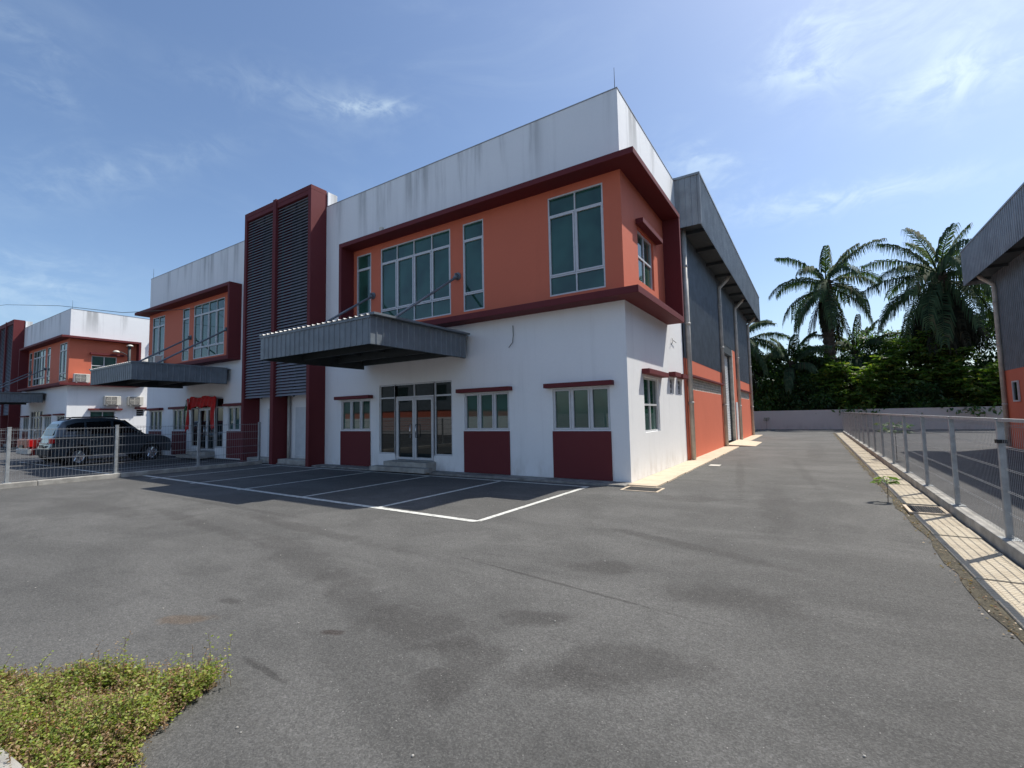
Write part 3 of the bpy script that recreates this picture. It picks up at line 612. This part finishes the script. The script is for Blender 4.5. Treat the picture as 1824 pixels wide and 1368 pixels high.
m=MB(); m.tube([(0,0,1.95),(0,-.2,2.22),(0,-.45,2.34),(0,-.70,2.38)],.028,8); m.tube([(0,0,2.8),(0,.0,2.9)],.03,8); m.build('arm','dark_frame',lp,smooth=True)
def dome(r,h,k=7): return [(max(.001,r*math.cos(math.pi/2*i/k)),h*math.sin(math.pi/2*i/k)) for i in range(k+1)]
for p in((0,-.76,2.30),(0,.02,2.82)):
    m=MB(); m.lathe([(.001,0)]+dome(.21,.15),'z',p,16); m.build('lamp_head','ac',lp,smooth=True)
ds=empty('wall_dish',(cx+.55,4.0,5.15),0,'white round topped cover on the far side wall, just above the grey canopy','wall fixture')
m=MB(); m.lathe([(.45,0),(.47,.9)]+[(a*2.0,.9+b*2.0) for a,b in dome(.235,.20)],'z',(0,0,0),20); m.build('cover','ac',ds,smooth=True)
m=MB(); m.box(-.55,-.3,-.05,.05,.1,.2); m.box(-.55,-.3,-.05,.05,.7,.8); m.build('bracket','galv',ds)
# red festive cloth over the twin unit's entrance
bn=empty('red_banner',(-20.08,-.10,0),0,'red festive cloth draped over the entrance of the twin unit','banner')
V=[];Fq=[]
def drape(x0,x1,ztop,zbot,nx,nz,y0=-.10):
    m=MB(); i=len(m.v)
    for b in range(nz+1):
        for a in range(nx+1):
            x=x0+(x1-x0)*a/nx; zb=zbot(x); zt=ztop(x); z=zt+(zb-zt)*b/nz
            m.v.append((x,y0-.03*math.sin(x*17+b*.4)-.03*b/nz,z))
    for b in range(nz):
        for a in range(nx): q=i+b*(nx+1)+a; m.f.append((q,q+1,q+nx+2,q+nx+1))
    return m
tp=lambda x:2.80+.04*math.sin(x*5); 
d=drape(-1.25,1.25,tp,lambda x:2.28+.07*abs(math.sin(x*3.4))-.1*(abs(x)>1.0),50,8); o=d.build('cloth','red_cloth',bn,smooth=True,recalc=False); md=o.modifiers.new('thick','SOLIDIFY'); md.thickness=.01
for x0,x1,zb in((-1.32,-1.08,1.25),(1.02,1.36,1.30)):
    d=drape(x0,x1,lambda x:2.76,lambda x,zb=zb:zb+.06*math.sin(x*20),8,14,-.15); o=d.build('tail','red_cloth',bn,smooth=True,recalc=False); md=o.modifiers.new('thick','SOLIDIFY'); md.thickness=.012
d=drape(-1.62,-1.42,lambda x:2.70,lambda x:2.2,6,8,-.10); o=d.build('green_tail','green_cloth',bn,smooth=True,recalc=False); md=o.modifiers.new('thick','SOLIDIFY'); md.thickness=.012
m=MB(); pts=[]
for k in range(25): t=k/24; pts.append((-70+58*t,-4.5,11.4-5.6*t-1.2*4*t*(1-t)*.5))
m=MB(); m.tube([(-75,-2.5,14.2),(-60,-2.6,12.0),(-42,-2.8,9.85),(-30,-2.9,8.0),(-22.2,-2.6,6.6),(-20.2,-.03,7.0)],.012,6); cb=m.build('overhead_cable','dark_frame',smooth=True); tag(cb,'thin dark overhead cable crossing the sky at far left','cable')
# ------------------------------------------------------------------ vegetation
def leaves(centers,normals,length,width,fold=.25,jit=.55):
    """one pointed, slightly folded leaf (2 quads sharing the midrib) per centre"""
    n=len(centers); c=np.asarray(centers); d=np.asarray(normals); d=d/np.linalg.norm(d,axis=1,keepdims=True)
    a=RNG.normal(size=(n,3))*jit+np.array([0,0,1.0]); s=np.cross(d,a)+1e-6; s/=np.linalg.norm(s,axis=1,keepdims=True)+1e-9; u=np.cross(s,d)
    L=(length*RNG.uniform(.6,1.3,n))[:,None]; Wd=(width*RNG.uniform(.7,1.2,n))[:,None]
    b=c; mid=c+d*L*.5+u*L*fold*.25; tip=c+d*L-u*L*fold*.2
    V=np.stack([b,mid+s*Wd,tip,mid-s*Wd],1).reshape(-1,3); F=np.arange(4*n).reshape(n,4); return V,F
def tree(name,loc,h,rx,ry,zc,rz,label,mat,nclump=45,per=130,leaf=.30,wid=.09,trunk=.14,group=None,droop=.4,cat='tree',whorl=0):
    o=empty(name,loc,0,label,cat,group)
    cl=[]
    while len(cl)<nclump:
        p=RNG.uniform(-1,1,3)
        q=np.linalg.norm(p)
        if q<1 and q>.25*RNG.random()+.2: cl.append(p*np.array([rx,ry,rz])*RNG.uniform(.85,1.12)+np.array([0,0,zc]))
    cl=np.array(cl); cs=RNG.uniform(.22,.50,nclump)*min(rx,rz)*.75
    C=[];N=[]
    for p,s in zip(cl,cs):
        q=RNG.normal(size=(per,3)); q/=np.linalg.norm(q,axis=1,keepdims=True); rad=RNG.uniform(.55,1.08,(per,1))
        pos=p+q*s*rad*np.array([1,1,.75]); nn=q*.7+RNG.normal(size=(per,3))*.5; nn[:,2]-=droop
        if whorl:
            pos=np.repeat(pos[::whorl],whorl,0)[:per]; an=np.arange(per)*2*np.pi/whorl+RNG.uniform(0,6,per)*.15; nn=np.stack([np.cos(an),np.sin(an),RNG.uniform(-.55,.15,per)],1)+np.repeat(q[::whorl],whorl,0)[:per]*.45
        C.append(pos); N.append(nn)
    V,F=leaves(np.concatenate(C),np.concatenate(N),leaf,wid); fastmesh('crown',V,F,mat,o)
    m=MB(); top=zc
    m.tube([(0,0,-.1),(.05,.02,top*.35),(-.04,.03,top*.7),(.0,0,top*1.02)],[trunk,trunk*.8,trunk*.6,trunk*.3],8)
    for k in range(min(9,nclump)):
        p=cl[k*(nclump//min(9,nclump))]; z0=top*RNG.uniform(.45,.85); m.tube([(0,0,z0),(p[0]*.5,p[1]*.5,z0+(p[2]-z0)*.6),tuple(p)],[trunk*.45,trunk*.3,trunk*.1],6)
    m.build('trunk','bark',o,smooth=True); return o
def frond(az,elev,length,droop,nl=34,leaf=.75,seed=0):
    """returns rachis points and leaflet verts/faces"""
    rg=np.random.default_rng(seed); P=[];D=[]; p=np.zeros(3); n=14; e=elev; ds=length/n; h=np.array([math.cos(az),math.sin(az),0])
    for k in range(n+1):
        P.append(p.copy()); d=h*math.cos(e)+np.array([0,0,math.sin(e)]); D.append(d); p=p+d*ds; e-=droop/n*(.5+1.2*k/n)
    P=np.array(P);D=np.array(D); V=[];F=[]; sd=np.array([-math.sin(az),math.cos(az),0])
    for i in range(nl):
        t=.16+.84*i/(nl-1); x=t*n; k=min(int(x),n-1); f=x-k; b=P[k]*(1-f)+P[k+1]*f; d=D[k]
        L=leaf*(.45+.75*math.sin(math.pi*min(1,.12+t*.86)))*rg.uniform(.8,1.15)
        for s in(-1,1):
            out=sd*s*.80+d*.62+np.array([0,0,rg.uniform(-.1,.35)]); out/=np.linalg.norm(out); w=.048*rg.uniform(.8,1.3)
            m1=b+out*L*.38; t1=m1+(out*.28+np.array([0,0,-1.0-rg.uniform(0,.3)]))*L*.62
            up=np.cross(out,d); up/=np.linalg.norm(up)+1e-9; wv=np.cross(out,up)*w
            i0=len(V); V+=[b-wv*.5,b+wv*.5,m1+wv*1.15,m1-wv*1.15,t1+wv*.25,t1-wv*.25]; F+=[(i0,i0+1,i0+2,i0+3),(i0+3,i0+2,i0+4,i0+5)]
    return P,np.array(V),np.array(F)
def palm(loc,h,nf,length,label,leaf=.8,dead=14,trunk=.35,seed=1,emin=-.9,emax=1.35):
    o=empty('oil_palm',loc,0,label,'palm tree','oil palms behind the boundary wall'); rg=np.random.default_rng(seed)
    Vs=[];Fs=[];off=0; rach=MB()
    for k in range(nf):
        t=(k+.5)/nf; az=k*2.39996+rg.uniform(-.2,.2); el=emax+(emin-emax)*t**.9+rg.uniform(-.1,.1); ln=length*rg.uniform(.85,1.1)*(1 if t>.12 else .75)
        P,V,F=frond(az,el,ln,rg.uniform(1.0,1.55)*(1.1-.45*max(0,-el))*(1-.5*max(0,el-.55)/.8),38,leaf,seed*100+k)
        base=np.array([.18*math.cos(az),.18*math.sin(az),h+rg.uniform(-.35,.35)-t*.7]); Vs.append(V+base); Fs.append(F+off); off+=len(V)
        rach.tube([tuple(p+base) for p in P[::2]],[.06-.05*i/7 for i in range(8)],5,False)
    fastmesh('crown',np.concatenate(Vs),np.concatenate(Fs),'palm_leaf',o); rach.build('frond_stems','palm_leaf',o,smooth=True,recalc=False)
    if dead:
        Vs=[];Fs=[];off=0
        for k in range(dead):
            az=k*2.39996+1; P,V,F=frond(az,rg.uniform(-1.40,-.95),length*rg.uniform(.65,1.0),rg.uniform(.1,.4),30,leaf*.8,seed*900+k)
            base=np.array([.25*math.cos(az),.25*math.sin(az),h-rg.uniform(.8,1.6)]); Vs.append(V+base); Fs.append(F+off); off+=len(V)
        fastmesh('withered_skirt',np.concatenate(Vs),np.concatenate(Fs),'palm_dead',o)
    m=MB(); pts=[];rs=[]
    nseg=int(h/.28)
    for i in range(nseg+1): z=-.2+(h+.2)*i/nseg; pts.append((.08*math.sin(z*.5),.05*math.cos(z*.4),z)); rs.append(trunk*(1.15 if i%2 else .93)*(1.15-.15*z/h))
    m.tube(pts,rs,10); m.build('trunk','bark',o,smooth=False); return o
palm((5.25,42.5,0),13.9,26,5.3,'slimmer oil palm with bare trunk, standing left behind the boundary wall',leaf=1.0,dead=7,trunk=.42,seed=3,emin=-.75)
palm((13.25,42.0,0),13.0,38,6.4,'largest oil palm with a dark skirt of drooping fronds, beside the right warehouse',leaf=1.2,dead=100,trunk=.6,seed=5,emin=-.75)
palm((-2.0,39.0,0),8.6,22,4.6,'oil palm half hidden behind the rear corner of the warehouse',leaf=.8,dead=8,trunk=.35,seed=8,emin=-.7)
palm((7.4,45.5,0),7.4,20,4.6,'short pale oil palm rising between the two tall palms',leaf=.75,dead=0,trunk=.35,seed=11,emin=-.2)
palm((2.0,41.5,0),6.4,18,4.4,'low young oil palm among the dark trees left of the slim palm',leaf=.75,dead=0,trunk=.3,seed=14,emin=-.3)
palm((18.6,45,0),9.6,22,6.0,'oil palm mostly hidden behind the right warehouse roof',leaf=.9,dead=10,trunk=.4,seed=17,emin=-.6)
gT='trees crowding behind the boundary wall'
TR=[(-1.2,37.0,2.3,2.0,3.8,3.4,'leaf_mid',.34,'bushy mid green tree beside the rear corner of the warehouse'),
 (2.0,38.8,2.7,2.2,4.2,3.8,'leaf_dark',.36,'dark dense tree left of the slim palm trunk'),
 (5.6,39.8,2.6,2.2,4.2,3.6,'leaf_dark',.36,'dark dense tree directly under the slim palm'),
 (6.6,36.9,3.0,1.7,3.2,2.5,'leaf_bright',.46,'broad large leaved bush with sunlit top in the middle of the wall'),
 (10.6,37.6,2.9,1.9,4.3,3.0,'leaf_bright',.46,'tallest sunlit large leaved bush, below the biggest palm'),
 (14.2,36.6,2.6,1.7,3.2,2.5,'leaf_bright',.46,'yellow green bush against the right warehouse corner'),
 (9.0,41.4,3.0,2.2,4.8,4.0,'leaf_dark',.36,'dark tree filling the gap between the two tall palms'),
 (13.6,40.4,3.2,2.2,4.8,4.0,'leaf_dark',.36,'dark tree at the foot of the biggest palm'),
 (17.6,39.8,3.2,2.4,5.0,4.6,'leaf_dark',.36,'dark tree behind the right warehouse corner'),
 (3.2,36.6,2.2,1.5,2.2,1.9,'leaf_dark',.36,'low dark shrub leaning on the wall left of the broad bush'),
 (10.2,36.2,2.0,1.0,1.7,1.6,'leaf_dark',.38,'low dark shrub behind the wall under the tallest bush'),
 (-5.2,39.5,3.2,2.4,3.8,3.4,'leaf_mid',.34,'tree hidden mostly by the warehouse rear corner')]
for x,y,rx,ry,zc,rz,mt,lf,lb in TR:
    x,y=3.6+(x-3.6)*1.066,-10.6+(y+10.6)*1.066; rx,ry,zc,rz=rx*1.066,ry*1.0,1.6+(zc-1.6)*1.066,rz*1.066
    tree('leafy_tree',(x,y,0),0,rx,ry,zc,rz,lb,mt,nclump=54,per=150 if mt!='leaf_bright' else 126,leaf=lf,wid=lf*.22,group=gT,droop=.3,whorl=7 if mt=='leaf_bright' else 0)
# far-off dark plantation behind
C=RNG.uniform((-70,50,0),(90,62,7.2),(26000,3)); C[:,2]=C[:,2]*(.75+.25*np.sin(C[:,0]*.35)*np.sin(C[:,0]*.13+1)); V,F=leaves(C,RNG.normal(size=C.shape),1.1,.32); tag(fastmesh('plantation',V,F,'leaf_dark'),'dark mass of plantation growth far behind the boundary wall','undergrowth',kind='stuff')
# overhanging sprays on the wall
for x,lb in((13.7,'leafy shoot hanging over the wall near the right warehouse'),(6.8,'short leafy shoot spilling over the middle of the wall')):
    o=empty('hanging_shoot',(x,37.5,0),0,lb,'plant'); n=90; C=np.stack([RNG.normal(0,.75,n),RNG.uniform(-.35,.3,n),1.62+RNG.uniform(-.55,.25,n)*np.abs(RNG.normal(.6,.4,n))],1); N=RNG.normal(size=(n,3)); N[:,2]-=.8
    V,F=leaves(C,N,.36,.09); fastmesh('leaves',V,F,'leaf_mid',o); m=MB(); m.tube([(0,.5,1.9),(.2,.0,1.7),(.5,-.25,1.3)],.015,5); m.tube([(0,.5,1.9),(-.4,.0,1.65),(-.7,-.25,1.35)],.015,5); m.build('stems','bark',o)
def small_plant(loc,label,h,n,leaf,wid,mat,name='sapling',spread=.2,stemr=.006):
    o=empty(name,loc,0,label,'plant'); m=MB(); m.tube([(0,0,-.02),(.008,.0,h*.5),(0,.01,h*.92)],[stemr,stemr*.8,stemr*.5],6); C=[];N=[]
    for k in range(n):
        az=k*2.4; z=h*(.72+.28*((k*7)%n)/n); r=spread*RNG.uniform(.5,1); e=(r*math.cos(az),r*math.sin(az),z+.04); m.tube([(0,0,z-.03),e],stemr*.35,4,False)
        for j in range(4): C.append(np.array(e)); a2=az+(j-1.5)*.75; N.append((math.cos(a2),math.sin(a2),-.15+RNG.uniform(-.2,.1)))
    m.build('stem','bark',o); V,F=leaves(np.array(C),np.array(N),leaf,wid); fastmesh('leaves',V,F,mat,o); return o
small_plant((4.60,-.20,0),'thin sapling growing from the gravel edge beside the drain slabs',.44,14,.12,.022,'leaf_bright',spread=.13)
small_plant((5.75,8.6,0),'young plant growing behind the right fence kerb',1.15,22,.2,.045,'leaf_mid',spread=.35,stemr=.012)
small_plant((.0,37.35,0),'weedy plant growing against the far wall near the warehouse',1.15,14,.14,.04,'leaf_dark',spread=.16,stemr=.01)
# ---- weeds patch in the foreground
PO=[(-2.6,-11.0),(-1.6,-10.32),(-1.05,-10.0),(-.76,-9.81),(-.49,-9.62),(-.2,-9.43),(.08,-9.27),(.25,-9.13),(.37,-9.06),(.47,-9.10),(.50,-9.25),(.57,-9.39),(.63,-9.53),(.84,-9.65),(.87,-9.80),(1.0,-10.1),(1.1,-10.9)]
def inside(x,y):
    r=False; j=len(PO)-1
    for i in range(len(PO)):
        xi,yi=PO[i]; xj,yj=PO[j]
        if (yi>y)!=(yj>y) and x<(xj-xi)*(y-yi)/(yj-yi)+xi: r=not r
        j=i
    return r
PS=[]
for a_,b_ in zip(PO,PO[1:]+PO[:1]):
    n_=max(1,int(math.dist(a_,b_)/.03))
    for k_ in range(n_): q_=k_/n_; x_,y_=a_[0]+(b_[0]-a_[0])*q_,a_[1]+(b_[1]-a_[1])*q_; j_=.014*math.sin(x_*61+y_*37)+.012*math.sin(x_*143-y_*90); PS.append((x_+j_,y_-j_))
strip_poly('soil',PS,.006,'soil')
wc=[];wn=[];dc=[];dn=[]; stem=MB()
while len(wc)<75000:
    x,y=RNG.uniform(-2.4,1.05),RNG.uniform(-10.5,-8.9)
    if not inside(x+RNG.normal(0,.035),y+RNG.normal(0,.035)): continue
    k=.5+.5*math.sin(x*7.1+math.sin(y*5)*2)*math.cos(y*6.3+x*2)
    bare=math.sin(x*11.3+math.cos(y*9)*2)*math.sin(y*12.7+x*4)
    if bare>.55 and RNG.random()<.75: continue
    hgt=(.035+.085*k)*RNG.uniform(.4,1.45)*(1.9 if RNG.random()<.05 else 1); lean=RNG.normal(0,.25,2)
    nl=int(RNG.integers(7,15)); dry=RNG.random()<(.26+.48*(1-k))
    if RNG.random()<.7: stem.tube([(x,y,0),(x+lean[0]*hgt,y+lean[1]*hgt,hgt)],.0013,3,False)
    for i in range(nl):
        z=hgt*(.25+.75*(i+1)/nl); p=(x+lean[0]*z+RNG.normal(0,.007),y+lean[1]*z+RNG.normal(0,.007),z); a=i*2.4+x*50
        n_=(math.cos(a),math.sin(a),RNG.uniform(-.1,.7))
        (dc if dry else wc).append(p); (dn if dry else wn).append(n_)
V1,F1=leaves(np.array(wc),np.array(wn),.021,.0066,.2); V2,F2=leaves(np.array(dc),np.array(dn),.017,.0042,.5)
wo=fastmesh('weeds',np.concatenate([V1,V2]),np.concatenate([F1,F2+len(V1)]),'weed_leaf'); wo.data.materials.append(M['weed_dry'])
mi=np.zeros(len(F1)+len(F2),np.int32); mi[len(F1):]=1; wo.data.polygons.foreach_set('material_index',mi)
tag(wo,'patch of yellow green creeping weeds at the near edge of the asphalt','weeds',kind='stuff')
ws=stem.build('dry_stems','weed_dry',recalc=False); tag(ws,'thin dry stems among the foreground weeds','weeds',kind='stuff')
m=MB(); rotbox(m,.06,-10.135,R(4.5),2.6,.30,-.03,.10); struct(m.build('road_kerb','concrete',bevel=.02))
# leaf litter and grit along the drain slabs
n=1500; yy=RNG.uniform(-6.5,28,n); C=np.stack([4.71+RNG.normal(0,.05,n),yy,RNG.uniform(.008,.02,n)],1); N=RNG.normal(size=(n,3))*[1,1,.15]
V,F=leaves(C,N,.026,.008); tag(fastmesh('leaf_litter',V,F,'weed_dry'),'dry leaf litter along the gravel edge of the drain slabs','litter',kind='stuff')
m=MB()
for k in range(170):
    x,y=RNG.uniform(-6,4.3),RNG.uniform(-9.6,3); r=RNG.uniform(.003,.009); a=RNG.uniform(0,6)
    m.lathe([(.0005,0),(r,r*.25),(r*.8,r*.8),(.0005,r)],'z',(x,y,.001),5)
tag(m.build('pebbles','concrete'),'scattered pale pebbles and grit on the asphalt','grit',kind='stuff')
# ------------------------------------------------------------------ across the road (seen mirrored in the glass)
m=MB(); m.box(-75,-37.2,-24.2,-24.0,-.03,1.7); m.box(-27.8,-16,-24.2,-24,-.03,1.7); m.box(-10,30,-24.2,-24,-.03,1.7)
tag(m.build('roadside_wall','white'),'white wall across the road, mirrored in the shopfront glass','wall')
for x0,x1,lb in((-37,-28,'white slatted gate across the road, mirrored in the entrance doors'),(-15.8,-10.2,'white slatted gate across the road, mirrored in the right hand window')):
    g=empty('slatted_gate',((x0+x1)/2,-24.1,0),0,lb,'gate'); w_=(x1-x0)/2; m=MB()
    for k in range(9): m.box(-w_,w_,-.03,.03,.15+k*.17,.27+k*.17)
    m.build('slats','alu',g); m=MB(); m.frame(-w_,w_,.05,1.72,-.05,.05,.08,FRONT); m.build('gate_frame','alu',g)
for x0,x1,lb in((-62,-34,'orange and white factory across the road, mirrored in the entrance glass'),(-8,14,'white factory across the road, mirrored faintly in the right windows')):
    g=empty('roadside_factory',((x0+x1)/2,-36,0),0,lb,'building'); w_=(x1-x0)/2
    m=MB(); m.box(-w_,w_,-12,0,-.03,2.7); m.build('lower_wall','orange',g); m=MB(); m.box(-w_-.1,w_+.1,-12,.1,2.7,8.5); m.build('upper_wall','grey_metal' if x0<-30 else 'white',g)
    for k in range(4): m=MB(); u=-w_+(k+.5)*w_/2; m.box(u-1,u+1,.1,.16,4,6); m.build('window','glass_dark',g)
# ------------------------------------------------------------------ light, sky, camera
SA,SB=.365,.53
sund=Vector((SA,SB,1)).normalized(); elev=math.asin(sund.z); az=math.atan2(SA,SB)
L=bpy.data.lights.new('sun','SUN'); L.energy=4.7; L.angle=R(.53); L.color=(1,.95,.865); lo=bpy.data.objects.new('sun',L); COL.objects.link(lo)
lo.rotation_euler=(-sund).to_track_quat('-Z','Y').to_euler(); lo.location=(20,30,60)
CAM=dict(c=(3.599,-10.601,1.6),yaw=32.686,pitch=4.002,roll=-1.135,f=832.715)
y_,p_,r_=R(CAM['yaw']),R(CAM['pitch']),R(CAM['roll'])
fwd=Vector((-math.sin(y_)*math.cos(p_),math.cos(y_)*math.cos(p_),math.sin(p_))); rt=Vector((math.cos(y_),math.sin(y_),0)); upv=rt.cross(fwd)
r2=rt*math.cos(r_)+upv*math.sin(r_); u2=-rt*math.sin(r_)+upv*math.cos(r_)
W=bpy.data.worlds.new('World'); SC.world=W; W.use_nodes=True; t=NT(W.node_tree); bg=t.n['Background']
sky=t.new('ShaderNodeTexSky',sky_type='NISHITA'); sky.sun_disc=False; sky.sun_elevation=elev; sky.sun_rotation=az; sky.altitude=50; sky.air_density=1.0; sky.dust_density=1.5; sky.ozone_density=1.6
dirv=t.new('ShaderNodeTexCoord').outputs['Generated']
def pdir(u,v): return (fwd+r2*((u-912)/CAM['f'])-u2*((v-684)/CAM['f'])).normalized()
# wisps of cirrus: (centre, end of axis, half width, strength)
CL=[((1450,95),(1540,40),52,.62),((1410,138),(1500,130),15,.45),((1740,125),(1880,70),42,.60),((1660,165),(1800,115),22,.5),((655,193),(725,188),11,.55),((560,165),(330,115),24,.16),((1235,300),(1290,330),34,.45),
    ((1330,335),(1370,310),26,.3),((1560,345),(1800,300),16,.5),((1400,370),(1560,345),22,.25),((60,520),(190,500),36,.34),((40,70),(140,130),16,.16),((60,160),(130,195),16,.25),((250,300),(420,260),22,.16),((1640,20),(1824,-60),60,.45),((110,330),(230,290),40,.08)]
nz=t.noise(t.scale(dirv,(5,5,11)),1.6,9,.62,1.3); nz2=t.noise(t.scale(dirv,(1,1,1.8)),14,6,.6,1.6)
tot=None
for c,e,hw,st in CL:
    d0=pdir(*c); d1=pdir(*e); e1=(d1-d0); l1=e1.length; e1.normalize(); e2=d0.cross(e1).normalized(); h=hw/CAM['f']
    df=t.vmath('SUBTRACT',dirv,tuple(d0)); a=t.math('DIVIDE',t.vmath('DOT_PRODUCT',df,tuple(e1)),l1); b=t.math('DIVIDE',t.vmath('DOT_PRODUCT',df,tuple(e2)),h)
    b=t.math('ADD',b,t.math('MULTIPLY',t.math('SUBTRACT',nz,.5),3.0))
    q=t.math('EXPONENT',t.math('MULTIPLY',t.math('ADD',t.math('MULTIPLY',a,a),t.math('MULTIPLY',b,b)),-1.0))
    q=t.math('MULTIPLY',q,st*.85); tot=q if tot is None else t.math('ADD',tot,q)
front=t.ramp(t.vmath('DOT_PRODUCT',dirv,tuple(fwd)),.0,.2)
tot=t.math('MULTIPLY',t.math('MULTIPLY',tot,front),t.ramp(t.math('ADD',t.math('MULTIPLY',nz,.55),t.math('MULTIPLY',nz2,.45)),.36,.66))
thin=t.math('MULTIPLY',t.ramp(t.noise(t.scale(dirv,(2.2,2.2,6)),1.3,7,.6,1.0),.50,.80),.07)
tot=t.math('ADD',tot,thin,clamp=True)
col=t.mix(t.math('MULTIPLY',tot,.95,clamp=True),t.mix(1.0,sky.outputs[0],(.91,.985,1.06),'MULTIPLY'),(5.6,6.7,7.2))
t.l.new(col,bg.inputs[0]); bg.inputs[1].default_value=.132
cam=bpy.data.cameras.new('camera'); cam.sensor_width=36; cam.lens=CAM['f']*36/1824; cam.clip_end=2000; cam.clip_start=.05
co=bpy.data.objects.new('camera',cam); COL.objects.link(co)
co.matrix_world=Matrix(((r2.x,u2.x,-fwd.x,CAM['c'][0]),(r2.y,u2.y,-fwd.y,CAM['c'][1]),(r2.z,u2.z,-fwd.z,CAM['c'][2]),(0,0,0,1)))
SC.camera=co
SC.view_settings.view_transform='Standard'; SC.view_settings.look='None'; SC.view_settings.exposure=.25; SC.view_settings.gamma=1
SC.render.resolution_x=1024; SC.render.resolution_y=768
SC.cycles.max_bounces=6; SC.cycles.use_denoising=True
